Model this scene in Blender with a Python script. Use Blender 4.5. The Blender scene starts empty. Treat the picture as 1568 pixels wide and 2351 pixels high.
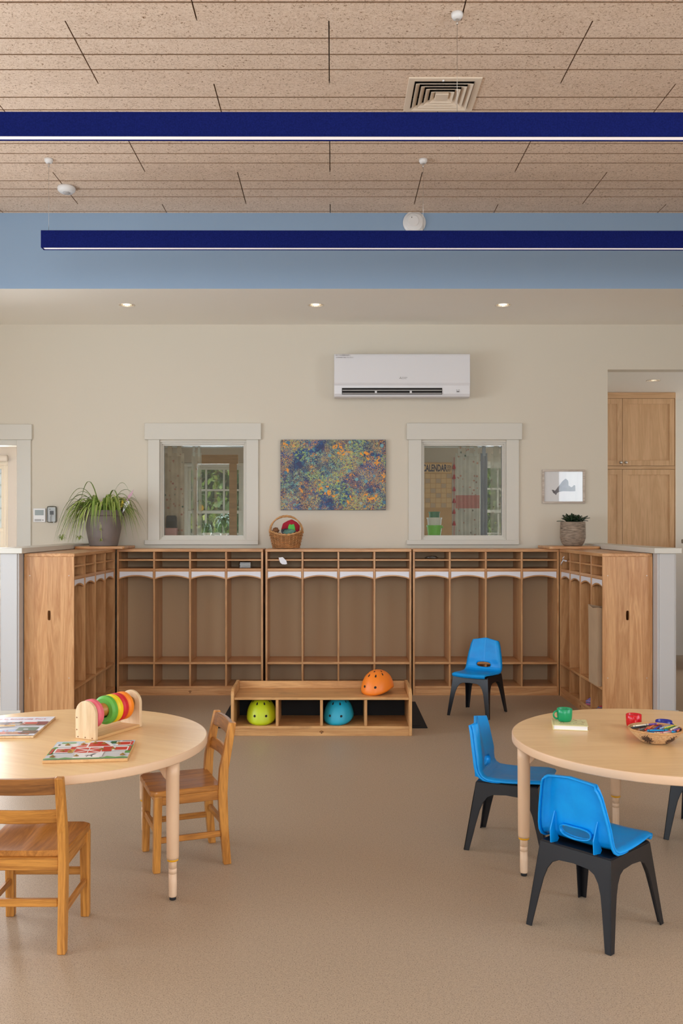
import bpy, bmesh, math, random
from mathutils import Vector, Matrix, Euler

random.seed(7)
PI = math.pi
scene = bpy.context.scene
C = scene.collection

# ------------------------------------------------------------------ camera
CAM_H = 1.421
FPX = 2102.0            # focal length in pixels of the 1568x2351 frame
cam_data = bpy.data.cameras.new('camera')
cam_data.sensor_fit = 'VERTICAL'
cam_data.sensor_height = 36.0
cam_data.lens = 36.0 * FPX / 2351.0
cam_data.shift_x = (784 - 763) / 2351.0
cam_data.shift_y = (1207 - 1175.5) / 2351.0
cam_data.clip_start = 0.05
cam_data.clip_end = 200
cam = bpy.data.objects.new('camera', cam_data)
cam.location = (0, 0, CAM_H)
cam.rotation_euler = (PI / 2, 0, 0)
C.objects.link(cam)
scene.camera = cam

# ------------------------------------------------------------------ colour management
scene.view_settings.view_transform = 'Standard'
scene.view_settings.look = 'None'
scene.view_settings.gamma = 1.0
scene.view_settings.use_curve_mapping = False
scene.view_settings.exposure = 0.05
scene.cycles.max_bounces = 6
scene.cycles.diffuse_bounces = 5
scene.cycles.adaptive_threshold = 0.03
scene.cycles.use_light_tree = False
scene.cycles.sample_clamp_indirect = 6.0
scene.cycles.caustics_reflective = False
scene.cycles.caustics_refractive = False

# ------------------------------------------------------------------ world
world = bpy.data.worlds.new('world')
scene.world = world
world.use_nodes = True
wn = world.node_tree
wn.nodes.clear()
sky = wn.nodes.new('ShaderNodeTexSky')
sky.sky_type = 'NISHITA'
sky.sun_disc = False
sky.sun_elevation = math.radians(48)
sky.sun_rotation = math.radians(120)
bg = wn.nodes.new('ShaderNodeBackground')
bg.inputs['Strength'].default_value = 0.16
wo = wn.nodes.new('ShaderNodeOutputWorld')
wn.links.new(sky.outputs[0], bg.inputs[0])
wn.links.new(bg.outputs[0], wo.inputs[0])

sun = bpy.data.lights.new('sun', 'SUN')
sun.energy = 3.2; sun.angle = 0.01; sun.color = (1.0, 0.95, 0.86)
sun_o = bpy.data.objects.new('sun', sun)
sun_o.rotation_euler = Vector((-0.5, 0.6, -0.85)).to_track_quat('-Z', 'Y').to_euler()
C.objects.link(sun_o)

def area(name, loc, rot, sx, sy, power, col):
    l = bpy.data.lights.new(name, 'AREA')
    l.shape = 'RECTANGLE'
    l.size = sx; l.size_y = sy
    l.energy = power; l.color = col
    o = bpy.data.objects.new(name, l)
    o.location = loc; o.rotation_euler = rot
    C.objects.link(o)
    return o

# daylight entering through the windows of the left wall, of the wall behind
# the camera, of the right wall (added ones), of the office and of the porch
WL, WR, WB = -3.9, 4.6, -3.2           # left wall, right wall, wall behind the camera
DAY = (0.80, 0.90, 1.0)
WIN_LEFT = ((-1.9, 0.1), (0.9, 2.9), (3.6, 5.6))      # y ranges of the left wall's windows
WIN_REAR = ((-1.75, 1.75),)                 # x ranges, wall behind the camera
FILL_WIN_RIGHT = ((-2.4, -0.3), (0.5, 2.6))  # unseen windows, added to bring more light to the upper room
HEAD = {'left': 2.4, 'rear': 3.3, 'right': 3.3}        # window head heights; rear and right made tall to light the ceiling
for (a, b) in WIN_LEFT:
    area('daylight_left', (WL + 0.02, (a + b) / 2, 1.62), (0, -PI / 2, 0), 1.5, b - a - .1, 74 if a > 3 else 52, DAY)
for (a, b) in WIN_REAR:
    area('daylight_rear', ((a + b) / 2, WB + 0.02, 2.07), (PI / 2, 0, 0), b - a - .1, 2.4, 158, DAY)
for (a, b) in FILL_WIN_RIGHT:
    area('fill_right', (WR - 0.02, (a + b) / 2, 2.07), (0, PI / 2, 0), 2.4, b - a - .1, 74, DAY)

# ------------------------------------------------------------------ helpers: colour and materials
def lin(c):
    c = c / 255.0
    return c / 12.92 if c <= 0.04045 else ((c + 0.055) / 1.055) ** 2.4
def rgb(*c):
    return (lin(c[0]), lin(c[1]), lin(c[2]), 1.0)

MATS = {}
def base(name):
    m = bpy.data.materials.new(name)
    m.use_nodes = True
    nt = m.node_tree
    b = nt.nodes['Principled BSDF']
    MATS[name] = m
    return m, nt, b

def N(nt, t, **kw):
    n = nt.nodes.new(t)
    for k, v in kw.items():
        if k in n.inputs: n.inputs[k].default_value = v
        else: setattr(n, k, v)
    return n

def ramp(nt, fac, stops):
    r = nt.nodes.new('ShaderNodeValToRGB')
    e = r.color_ramp.elements
    while len(e) < len(stops): e.new(0.5)
    for i, (p, c) in enumerate(stops):
        e[i].position = p; e[i].color = c
    nt.links.new(fac, r.inputs[0])
    return r

def mixc(nt, fac, a, b, blend='MIX'):
    m = nt.nodes.new('ShaderNodeMix'); m.data_type = 'RGBA'; m.blend_type = blend
    for s, v in ((m.inputs[0], fac), (m.inputs[6], a), (m.inputs[7], b)):
        if hasattr(v, 'is_output'): nt.links.new(v, s)
        else: s.default_value = v
    return m.outputs[2]

def plain(name, c, rough=0.5, metal=0.0, spec=0.5, var=0.0, vscale=6.0, bump=0.0, bscale=60.0, coat=0.0):
    m, nt, b = base(name)
    col = rgb(*c)
    b.inputs['Base Color'].default_value = col
    b.inputs['Roughness'].default_value = rough
    b.inputs['Metallic'].default_value = metal
    b.inputs['Specular IOR Level'].default_value = spec
    b.inputs['Coat Weight'].default_value = coat
    tc = N(nt, 'ShaderNodeTexCoord')
    if var:
        n = N(nt, 'ShaderNodeTexNoise', Scale=vscale, Detail=5.0)
        nt.links.new(tc.outputs['Object'], n.inputs['Vector'])
        d = tuple(x * (1 - var) for x in col[:3]) + (1,)
        l = tuple(min(1, x * (1 + var)) for x in col[:3]) + (1,)
        r = ramp(nt, n.outputs[0], [(0.3, d), (0.7, l)])
        nt.links.new(r.outputs[0], b.inputs['Base Color'])
    if bump:
        n2 = N(nt, 'ShaderNodeTexNoise', Scale=bscale, Detail=3.0)
        nt.links.new(tc.outputs['Object'], n2.inputs['Vector'])
        bp = N(nt, 'ShaderNodeBump', Strength=bump, Distance=0.002)
        nt.links.new(n2.outputs[0], bp.inputs['Height'])
        nt.links.new(bp.outputs[0], b.inputs['Normal'])
    return m

def wood(name, dark, light, axis='z', rough=0.4, grain=1.0, boards=None, spec=0.5, wear=None):
    m, nt, b = base(name)
    tc = N(nt, 'ShaderNodeTexCoord')
    oi = N(nt, 'ShaderNodeObjectInfo')
    mul = N(nt, 'ShaderNodeMath', operation='MULTIPLY'); mul.inputs[1].default_value = 37.0
    nt.links.new(oi.outputs['Random'], mul.inputs[0])
    add = N(nt, 'ShaderNodeVectorMath', operation='ADD')
    nt.links.new(tc.outputs['Object'], add.inputs[0]); nt.links.new(mul.outputs[0], add.inputs[1])
    sc = {'x': (0.8, 9, 9), 'y': (9, 0.8, 9), 'z': (9, 9, 0.8)}[axis]
    vec = add.outputs[0]
    wn_out = None
    if boards:
        ax, wdt = boards
        sp = N(nt, 'ShaderNodeSeparateXYZ'); nt.links.new(tc.outputs['Object'], sp.inputs[0])
        dv = N(nt, 'ShaderNodeMath', operation='DIVIDE'); dv.inputs[1].default_value = wdt
        nt.links.new(sp.outputs['xyz'.index(ax)], dv.inputs[0])
        fl = N(nt, 'ShaderNodeMath', operation='FLOOR'); nt.links.new(dv.outputs[0], fl.inputs[0])
        wnz = N(nt, 'ShaderNodeTexWhiteNoise', noise_dimensions='1D')
        nt.links.new(fl.outputs[0], wnz.inputs['W'])
        m2 = N(nt, 'ShaderNodeMath', operation='MULTIPLY'); m2.inputs[1].default_value = 21.0
        nt.links.new(wnz.outputs[0], m2.inputs[0])
        a2 = N(nt, 'ShaderNodeVectorMath', operation='ADD')
        nt.links.new(vec, a2.inputs[0]); nt.links.new(m2.outputs[0], a2.inputs[1])
        vec = a2.outputs[0]; wn_out = wnz.outputs[0]
    mp = N(nt, 'ShaderNodeMapping'); mp.inputs['Scale'].default_value = sc
    nt.links.new(vec, mp.inputs['Vector'])
    n1 = N(nt, 'ShaderNodeTexNoise', Scale=1.3 * grain, Detail=4.0, Distortion=1.4)
    n2 = N(nt, 'ShaderNodeTexNoise', Scale=16.0 * grain, Detail=3.0, Distortion=0.3)
    nt.links.new(mp.outputs[0], n1.inputs['Vector']); nt.links.new(mp.outputs[0], n2.inputs['Vector'])
    wv = N(nt, 'ShaderNodeMath', operation='MULTIPLY'); wv.inputs[1].default_value = 7.0
    nt.links.new(n1.outputs[0], wv.inputs[0])
    fr = N(nt, 'ShaderNodeMath', operation='PINGPONG'); fr.inputs[1].default_value = 1.0
    nt.links.new(wv.outputs[0], fr.inputs[0])
    mx = N(nt, 'ShaderNodeMath', operation='MULTIPLY_ADD'); mx.inputs[1].default_value = 0.45
    nt.links.new(fr.outputs[0], mx.inputs[0])
    h = N(nt, 'ShaderNodeMath', operation='MULTIPLY'); h.inputs[1].default_value = 0.55
    nt.links.new(n2.outputs[0], h.inputs[0]); nt.links.new(h.outputs[0], mx.inputs[2])
    r = ramp(nt, mx.outputs[0], [(0.15, rgb(*dark)), (0.75, rgb(*light))])
    out = r.outputs[0]
    if wn_out is not None:
        rr = ramp(nt, wn_out, [(0.0, (0.86, 0.84, 0.82, 1)), (1.0, (1.0, 1.0, 1.0, 1))])
        out = mixc(nt, 1.0, out, rr.outputs[0], 'MULTIPLY')
    rv = ramp(nt, oi.outputs['Random'], [(0.0, (0.93, 0.92, 0.91, 1)), (1.0, (1, 1, 1, 1))])
    out = mixc(nt, 1.0, out, rv.outputs[0], 'MULTIPLY')
    if wear:
        n3 = N(nt, 'ShaderNodeTexNoise', Scale=7.0, Detail=6.0)
        nt.links.new(add.outputs[0], n3.inputs['Vector'])
        rw = ramp(nt, n3.outputs[0], [(0.55, (0, 0, 0, 1)), (0.75, (1, 1, 1, 1))])
        out = mixc(nt, rw.outputs[0], out, rgb(*wear))
    nt.links.new(out, b.inputs['Base Color'])
    b.inputs['Roughness'].default_value = rough
    b.inputs['Specular IOR Level'].default_value = spec
    return m

def glass(name, tint=(0.92, 0.95, 0.94), refl=0.07, flat=False):
    m, nt, b = base(name)
    nt.nodes.remove(b)
    o = nt.nodes['Material Output']
    t = N(nt, 'ShaderNodeBsdfTransparent'); t.inputs[0].default_value = tint + (1,)
    g = N(nt, 'ShaderNodeBsdfGlossy'); g.inputs['Roughness'].default_value = 0.02
    f = N(nt, 'ShaderNodeFresnel', IOR=1.45)
    ad = N(nt, 'ShaderNodeMath', operation='ADD'); ad.inputs[1].default_value = refl - 0.04
    nt.links.new(f.outputs[0], ad.inputs[0])
    mx = N(nt, 'ShaderNodeMixShader')
    if flat: mx.inputs[0].default_value = refl
    else: nt.links.new(ad.outputs[0], mx.inputs[0])
    nt.links.new(t.outputs[0], mx.inputs[1]); nt.links.new(g.outputs[0], mx.inputs[2])
    nt.links.new(mx.outputs[0], o.inputs[0])
    return m

def emit(name, c, s):
    m, nt, b = base(name)
    b.inputs['Base Color'].default_value = (0.8, 0.8, 0.8, 1)
    b.inputs['Emission Color'].default_value = rgb(*c)
    b.inputs['Emission Strength'].default_value = s
    return m

# ---- surfaces
M = MATS
plain('wall_paint', (218, 209, 193), 0.75, spec=0.25, bump=0.05, bscale=220)
plain('blue_paint', (146, 170, 196), 0.7, spec=0.25, bump=0.05, bscale=220)
plain('trim_paint', (214, 209, 198), 0.38, spec=0.4)
plain('half_wall_paint', (196, 193, 191), 0.4, spec=0.4)
plain('office_wall', (186, 172, 156), 0.8, spec=0.2)
plain('hall_wall', (226, 220, 208), 0.75, spec=0.2)
plain('backdrop_white', (220, 220, 216), 0.7)

def make_floor():
    m, nt, b = base('floor_vinyl')
    tc = N(nt, 'ShaderNodeTexCoord')
    n1 = N(nt, 'ShaderNodeTexNoise', Scale=240.0, Detail=2.0)
    n2 = N(nt, 'ShaderNodeTexNoise', Scale=70.0, Detail=3.0)
    n3 = N(nt, 'ShaderNodeTexNoise', Scale=0.7, Detail=3.0)
    for n in (n1, n2, n3): nt.links.new(tc.outputs['Object'], n.inputs['Vector'])
    r1 = ramp(nt, n1.outputs[0], [(0.28, rgb(130, 110, 92)), (0.45, rgb(184, 162, 137)), (0.62, rgb(190, 168, 143)), (0.78, rgb(208, 189, 166))])
    r2 = ramp(nt, n2.outputs[0], [(0.3, (0.9, 0.9, 0.9, 1)), (0.7, (1, 1, 1, 1))])
    r3 = ramp(nt, n3.outputs[0], [(0.3, (0.95, 0.95, 0.95, 1)), (0.7, (1, 1, 1, 1))])
    o = mixc(nt, 1.0, r1.outputs[0], r2.outputs[0], 'MULTIPLY')
    o = mixc(nt, 1.0, o, r3.outputs[0], 'MULTIPLY')
    nt.links.new(o, b.inputs['Base Color'])
    b.inputs['Roughness'].default_value = 0.45
    b.inputs['Specular IOR Level'].default_value = 0.45
make_floor()

def make_fibre():
    m, nt, b = base('wood_fibre_panel')
    tc = N(nt, 'ShaderNodeTexCoord')
    oi = N(nt, 'ShaderNodeObjectInfo')
    mul = N(nt, 'ShaderNodeMath', operation='MULTIPLY'); mul.inputs[1].default_value = 53.0
    nt.links.new(oi.outputs['Random'], mul.inputs[0])
    add = N(nt, 'ShaderNodeVectorMath', operation='ADD')
    nt.links.new(tc.outputs['Object'], add.inputs[0]); nt.links.new(mul.outputs[0], add.inputs[1])
    n1 = N(nt, 'ShaderNodeTexNoise', Scale=95.0, Detail=4.0, Distortion=1.2)
    n2 = N(nt, 'ShaderNodeTexNoise', Scale=9.0, Detail=4.0)
    for n in (n1, n2): nt.links.new(add.outputs[0], n.inputs['Vector'])
    r1 = ramp(nt, n1.outputs[0], [(0.30, rgb(140, 108, 80)), (0.40, rgb(228, 202, 178)), (0.6, rgb(244, 222, 202)), (0.8, rgb(248, 232, 214))])
    r2 = ramp(nt, n2.outputs[0], [(0.25, (0.92, 0.91, 0.9, 1)), (0.75, (1, 1, 1, 1))])
    r3 = ramp(nt, oi.outputs['Random'], [(0.0, (0.95, 0.94, 0.93, 1)), (1.0, (1, 1, 1, 1))])
    o = mixc(nt, 1.0, r1.outputs[0], r2.outputs[0], 'MULTIPLY')
    o = mixc(nt, 1.0, o, r3.outputs[0], 'MULTIPLY')
    nt.links.new(o, b.inputs['Base Color'])
    bp = N(nt, 'ShaderNodeBump', Strength=0.5, Distance=0.004)
    nt.links.new(n1.outputs[0], bp.inputs['Height']); nt.links.new(bp.outputs[0], b.inputs['Normal'])
    b.inputs['Roughness'].default_value = 0.95
    b.inputs['Specular IOR Level'].default_value = 0.1
make_fibre()
plain('groove_shade', (168, 134, 106), 0.95, spec=0.1, var=0.2, vscale=90)  # darker brown on groove and joint faces, painted in as their shade
plain('ceiling_paint', (250, 246, 238), 0.8, spec=0.2)

CH_D, CH_L = (186, 128, 78), (220, 168, 116)
wood('cherry_z', CH_D, CH_L, 'z', 0.32, boards=('y', 0.094))
wood('cherry_x', CH_D, CH_L, 'x', 0.32)
wood('cherry_zx', CH_D, CH_L, 'z', 0.32)
wood('bench_wood', (190, 136, 82), (222, 172, 114), 'x', 0.42, wear=(176, 130, 84))
wood('bench_wood_z', (190, 136, 82), (222, 172, 114), 'z', 0.42, wear=(176, 130, 84))
wood('oak_z', (156, 96, 34), (212, 146, 66), 'z', 0.36, grain=1.6)
wood('oak_x', (156, 96, 34), (212, 146, 66), 'x', 0.36, grain=1.6)
wood('oak_y', (150, 92, 36), (200, 134, 62), 'y', 0.34, grain=1.6)
wood('oak_dark', (108, 66, 30), (160, 104, 52), 'x', 0.36, grain=1.6)
wood('maple_top', (234, 192, 134), (244, 206, 152), 'x', 0.3, grain=0.7)
wood('cabinet_maple', (206, 162, 118), (226, 184, 140), 'z', 0.42, grain=0.9)
wood('cabinet_maple_x', (206, 162, 118), (226, 184, 140), 'x', 0.42, grain=0.9)
wood('toy_wood', (216, 182, 138), (240, 214, 176), 'z', 0.5)
wood('toy_wood_y', (206, 160, 104), (226, 184, 128), 'y', 0.5)
wood('dowel_wood', (148, 98, 34), (184, 128, 54), 'y', 0.4)
wood('leg_insert_wood', (222, 184, 148), (236, 204, 172), 'z', 0.45)
wood('reflected_trim', (176, 132, 84), (200, 152, 100), 'x', 0.6)
wood('weathered_frame', (176, 158, 142), (214, 202, 190), 'x', 0.6, grain=2.0)
plain('locker_back', (196, 168, 132), 0.55, spec=0.3)
plain('label_white', (236, 234, 240), 0.35)
plain('edge_band', (226, 188, 152), 0.45)
plain('leg_plastic', (222, 184, 148), 0.4)
plain('yellow_ring', (236, 170, 30), 0.35)
plain('black_rubber', (22, 20, 20), 0.7)
plain('black_mat', (20, 20, 22), 0.9, bump=0.4, bscale=300)
plain('navy_felt', (19, 30, 96), 0.95, spec=0.1, var=0.22, vscale=160, bump=0.3, bscale=400)
emit('diffuser_glow', (255, 240, 236), 0.5)
emit('downlight_glow', (255, 240, 215), 4.0)
plain('reflector', (210, 200, 186), 0.22, metal=0.9)
plain('white_plastic', (232, 230, 228), 0.35)
plain('white_metal', (226, 214, 198), 0.4)
plain('vent_metal', (232, 214, 192), 0.45)
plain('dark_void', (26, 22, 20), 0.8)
plain('chrome', (200, 200, 200), 0.2, metal=1.0)
plain('brushed_nickel', (200, 192, 184), 0.35, metal=1.0)
plain('ac_white', (226, 224, 226), 0.3)
plain('ac_grey', (176, 172, 170), 0.4)
plain('print_grey', (128, 122, 120), 0.5)
plain('lcd', (122, 128, 118), 0.25)
glass('clear_pane', refl=0.05)
glass('picture_glass', (0.99, 0.99, 0.99), 0.05, True)
glass('clear_plastic', (0.88, 0.9, 0.9), 0.1)
def blue_plastic():
    m, nt, b = base('blue_plastic')
    b.inputs['Base Color'].default_value = rgb(0, 146, 222)
    b.inputs['Roughness'].default_value = 0.38
    b.inputs['Specular IOR Level'].default_value = 0.35
    tc = N(nt, 'ShaderNodeTexCoord')
    n = N(nt, 'ShaderNodeTexNoise', Scale=14.0, Detail=6.0)
    nt.links.new(tc.outputs['Object'], n.inputs['Vector'])
    r = ramp(nt, n.outputs[0], [(0.35, rgb(0, 144, 224)), (0.7, rgb(6, 156, 232))])
    nt.links.new(r.outputs[0], b.inputs['Base Color'])
    rr = ramp(nt, n.outputs[0], [(0.3, (0.3, 0.3, 0.3, 1)), (0.7, (0.48, 0.48, 0.48, 1))])
    nt.links.new(rr.outputs[0], b.inputs['Roughness'])
blue_plastic()
plain('black_plastic', (20, 21, 26), 0.34, bump=0.12, bscale=40)
plain('helmet_lime', (196, 214, 30), 0.42)
plain('helmet_blue', (32, 166, 196), 0.42)
plain('helmet_orange', (246, 132, 34), 0.42)
plain('pot_grey', (126, 114, 108), 0.55, var=0.08, vscale=8)
plain('soil', (48, 36, 28), 0.95)
plain('leaf_dark', (38, 58, 34), 0.35, var=0.3, vscale=14)
plain('leaf_light', (158, 176, 84), 0.45, var=0.2, vscale=10)
plain('leaf_mid', (120, 146, 62), 0.45, var=0.25, vscale=10)
plain('leaf_pale', (204, 212, 140), 0.45, var=0.2, vscale=10)
plain('wicker', (176, 120, 70), 0.55, var=0.3, vscale=30)
plain('wicker_light', (196, 146, 94), 0.5, var=0.25, vscale=30)
for k, c in dict(red=(206, 30, 42), pink=(226, 104, 116), green=(96, 172, 62), yellow=(240, 206, 16), orange=(244, 136, 28)).items():
    plain('ring_' + k, c, 0.5, var=0.05, vscale=20)
plain('mug_green', (0, 146, 92), 0.28)
plain('mug_red', (206, 10, 28), 0.22)
plain('mug_blue', (24, 32, 140), 0.25)
plain('paper_white', (238, 238, 240), 0.6)
plain('paper_cream', (230, 222, 168), 0.55)
plain('kraft_paper', (190, 160, 128), 0.75, var=0.06)
plain('felt_red', (176, 34, 54), 0.9)
plain('felt_green', (92, 186, 84), 0.9)
plain('grey_stone', (150, 146, 142), 0.8)

# ------------------------------------------------------------------ helpers: geometry
def perp(d):
    d = Vector(d).normalized()
    a = Vector((0, 0, 1)) if abs(d.z) < 0.9 else Vector((1, 0, 0))
    u = d.cross(a).normalized()
    return u, d.cross(u).normalized()

class MB:
    """collects shapes; build() links them as ONE mesh object"""
    def __init__(s):
        s.v = []; s.f = []; s.mi = []; s.sm = []; s.cur = 0
    def mat(s, i): s.cur = i; return s
    def add(s, vs, fs, smooth=False):
        o = len(s.v)
        s.v += [tuple(p) for p in vs]
        for f in fs:
            s.f.append([i + o for i in f]); s.mi.append(s.cur); s.sm.append(smooth)
        return s
    def box(s, x0, x1, y0, y1, z0, z1):
        vs = [(x, y, z) for z in (z0, z1) for y in (y0, y1) for x in (x0, x1)]
        return s.add(vs, [(0, 2, 3, 1), (4, 5, 7, 6), (0, 1, 5, 4), (2, 6, 7, 3), (0, 4, 6, 2), (1, 3, 7, 5)])
    def bar(s, p0, p1, w, h, w1=None, h1=None, up=(0, 0, 1)):
        """oriented bar from p0 to p1, section w x h (w across, h along up)"""
        p0, p1 = Vector(p0), Vector(p1); d = (p1 - p0).normalized(); up = Vector(up)
        u = d.cross(up)
        u = perp(d)[0] if u.length < 1e-4 else u.normalized()
        n = u.cross(d).normalized()
        w1 = w if w1 is None else w1; h1 = h if h1 is None else h1
        vs = []
        for p, a, b in ((p0, w, h), (p1, w1, h1)):
            for i, j in ((-1, -1), (1, -1), (1, 1), (-1, 1)):
                vs.append(p + u * (a / 2 * i) + n * (b / 2 * j))
        return s.add(vs, [(3, 2, 1, 0), (4, 5, 6, 7), (0, 1, 5, 4), (1, 2, 6, 5), (2, 3, 7, 6), (3, 0, 4, 7)])
    def lathe(s, prof, n=32, c=(0, 0, 0), axis='z', smooth=True, sx=1.0, sy=1.0, cap=True):
        """prof: list of (radius, height)"""
        vs = []; fs = []
        for (r, z) in prof:
            for k in range(n):
                a = 2 * PI * k / n
                p = (r * math.cos(a) * sx, r * math.sin(a) * sy, z)
                if axis == 'y': p = (p[0], p[2], -p[1])
                elif axis == 'x': p = (p[2], p[1], -p[0])
                vs.append((p[0] + c[0], p[1] + c[1], p[2] + c[2]))
        m = len(prof)
        for i in range(m - 1):
            for k in range(n):
                k2 = (k + 1) % n
                fs.append((i * n + k, i * n + k2, (i + 1) * n + k2, (i + 1) * n + k))
        if cap:
            if prof[0][0] > 1e-6: fs.append(tuple(range(n - 1, -1, -1)))
            if prof[-1][0] > 1e-6: fs.append(tuple((m - 1) * n + k for k in range(n)))
        return s.add(vs, fs, smooth)
    def tube(s, pts, r, n=8, closed=False, smooth=True, r1=None):
        pts = [Vector(p) for p in pts]; m = len(pts); vs = []; fs = []
        u = None
        for i, p in enumerate(pts):
            if closed: d = pts[(i + 1) % m] - pts[i - 1]
            else: d = pts[min(i + 1, m - 1)] - pts[max(i - 1, 0)]
            d.normalize()
            if u is None: u = perp(d)[0]
            else:
                u = (u - d * u.dot(d))
                u = u.normalized() if u.length > 1e-5 else perp(d)[0]
            w = d.cross(u)
            rr = r if r1 is None else r + (r1 - r) * i / (m - 1)
            for k in range(n):
                a = 2 * PI * k / n
                vs.append(p + u * (rr * math.cos(a)) + w * (rr * math.sin(a)))
        for i in range(m if closed else m - 1):
            j = (i + 1) % m
            for k in range(n):
                k2 = (k + 1) % n
                fs.append((i * n + k, i * n + k2, j * n + k2, j * n + k))
        if not closed:
            fs.append(tuple(range(n - 1, -1, -1))); fs.append(tuple((m - 1) * n + k for k in range(n)))
        return s.add(vs, fs, smooth)
    def prism(s, poly, y0, y1, plane='xz', smooth=False):
        """extrude polygon; plane 'xz' -> along y, 'xy' -> along z, 'yz' -> along x"""
        def P(a, b, t): return {'xz': (a, t, b), 'xy': (a, b, t), 'yz': (t, a, b)}[plane]
        n = len(poly)
        vs = [P(a, b, y0) for a, b in poly] + [P(a, b, y1) for a, b in poly]
        fs = [tuple(range(n)), tuple(range(2 * n - 1, n - 1, -1))]
        fs += [(i, n + i, n + (i + 1) % n, (i + 1) % n) for i in range(n)]
        return s.add(vs, fs, smooth)
    def ring(s, outer, inner, t0, t1, plane='xz'):
        """plate with a hole: outer and inner outlines with equal point counts"""
        def P(a, b, t): return {'xz': (a, t, b), 'xy': (a, b, t), 'yz': (t, a, b)}[plane]
        n = len(outer)
        vs = [P(a, b, t) for t in (t0, t1) for pl in (outer, inner) for a, b in pl]
        fs = []
        for i in range(n):
            j = (i + 1) % n
            fs += [(i, j, n + j, n + i), (2 * n + i, 3 * n + i, 3 * n + j, 2 * n + j),
                   (i, 2 * n + i, 2 * n + j, j), (n + i, n + j, 3 * n + j, 3 * n + i)]
        return s.add(vs, fs)
    def xf(s, mtx, start=0):
        s.v[start:] = [tuple(mtx @ Vector(p)) for p in s.v[start:]]
        return s
    def build(s, name, mats, parent=None, bevel=0.0, seg=1, smooth=None, fix=True, angle=None, keep=None):
        me = bpy.data.meshes.new(name)
        me.from_pydata(s.v, [], s.f)
        if isinstance(mats, str): mats = [mats]
        for k in mats: me.materials.append(MATS[k])
        me.polygons.foreach_set('material_index', s.mi)
        me.polygons.foreach_set('use_smooth', s.sm if smooth is None else [smooth] * len(s.f))
        if bevel or fix:
            bm = bmesh.new(); bm.from_mesh(me)
            if fix: bmesh.ops.recalc_face_normals(bm, faces=bm.faces[:])
            if bevel:
                es = [e for e in bm.edges if len(e.link_faces) == 2 and e.calc_face_angle(0) > 0.5 and (keep is None or keep(e))]
                bmesh.ops.bevel(bm, geom=es, offset=bevel, segments=seg, affect='EDGES', profile=0.5, clamp_overlap=True)
            bm.to_mesh(me); bm.free()
        if angle is not None:
            me.polygons.foreach_set('use_smooth', [True] * len(me.polygons))
            me.set_sharp_from_angle(angle=angle)
        me.update()
        o = bpy.data.objects.new(name, me)
        C.objects.link(o)
        if parent is not None: o.parent = parent
        return o

def tag(o, label, cat, group=None):
    o['label'] = label; o['category'] = cat
    if group: o['group'] = group
    return o
def thing(name, label, cat, loc=(0, 0, 0), rz=0.0, group=None):
    o = bpy.data.objects.new(name, None); C.objects.link(o)
    o.empty_display_size = 0.05
    o.location = loc; o.rotation_euler = (0, 0, rz)
    return tag(o, label, cat, group)
def struct(o):
    o['kind'] = 'structure'; return o
def sempty(name, loc=(0, 0, 0)):
    o = bpy.data.objects.new(name, None); C.objects.link(o); o.location = loc
    o.empty_display_size = 0.05
    return struct(o)
def copy_tree(o, parent=None):
    c = o.copy(); C.objects.link(c); c.parent = parent
    for ch in o.children: copy_tree(ch, c)
    return c
def place(o, loc, rz=0.0, label=None, group=None):
    o.location = loc; o.rotation_euler = (0, 0, rz)
    if label: o['label'] = label
    if group: o['group'] = group
    return o
def XY(px, py, Z):       # point on the horizontal plane at height Z seen at a frame position
    Y = (CAM_H - Z) * FPX / (py - 1207.0)
    return (px - 763.0) / FPX * Y, Y
def XZ(px, py, Y):       # point on the vertical plane at depth Y
    return (px - 763.0) / FPX * Y, CAM_H - (py - 1207.0) / FPX * Y

def text_mesh(body, size, mat, parent, loc, rot=(PI / 2, 0, 0), align='CENTER', extrude=0.0003, name='lettering', sx=1.0, bold=0.0):
    cu = bpy.data.curves.new('tmp_text', 'FONT')
    cu.body = body; cu.size = size; cu.align_x = align; cu.align_y = 'CENTER'
    cu.extrude = extrude; cu.resolution_u = 3; cu.offset = bold
    to = bpy.data.objects.new('tmp_text', cu); C.objects.link(to)
    dg = bpy.context.evaluated_depsgraph_get()
    me = bpy.data.meshes.new_from_object(to.evaluated_get(dg))
    bpy.data.objects.remove(to); bpy.data.curves.remove(cu)
    me.name = name; me.materials.clear(); me.materials.append(MATS[mat])
    o = bpy.data.objects.new(name, me); C.objects.link(o)
    o.location = loc; o.rotation_euler = rot; o.scale = (sx, 1, 1)
    o.parent = parent
    return o

# ================================================================== THE SETTING
CEIL = 3.766; YB = 6.866; SOF = 3.198; YW = 8.085; WT = 0.13; HALL_Z = 2.80
# floor
struct(MB().box(WL - 1.0, 6.2, WB - .3, 12.0, -0.1, 0.0).build('floor', 'floor_vinyl'))

# ceiling: wood-fibre panels laid in half bond, each panel with three grooves
ceil = struct(MB().box(WL - .2, WR + .2, WB - .2, YB, CEIL + 0.028, CEIL + 0.12).build('ceiling', 'wall_paint'))
PW, PL = 0.6065, 1.2256
def panel_mesh(lx, ly):
    b = MB(); g = 0.006; n = max(1, round(ly / (PW / 4)))
    st = PW / 4
    for i in range(4):
        y0, y1 = i * st, min((i + 1) * st, ly)
        if y0 >= ly - 0.01: break
        gl = g if i else 0.0008
        gr = g if (i < 3 and y1 < ly) else 0.0008
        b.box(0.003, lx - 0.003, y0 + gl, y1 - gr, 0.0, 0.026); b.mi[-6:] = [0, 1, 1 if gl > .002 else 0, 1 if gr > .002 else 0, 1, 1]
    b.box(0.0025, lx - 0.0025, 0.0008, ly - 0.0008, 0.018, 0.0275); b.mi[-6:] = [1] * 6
    return b
full = None; cache = {}
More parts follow.
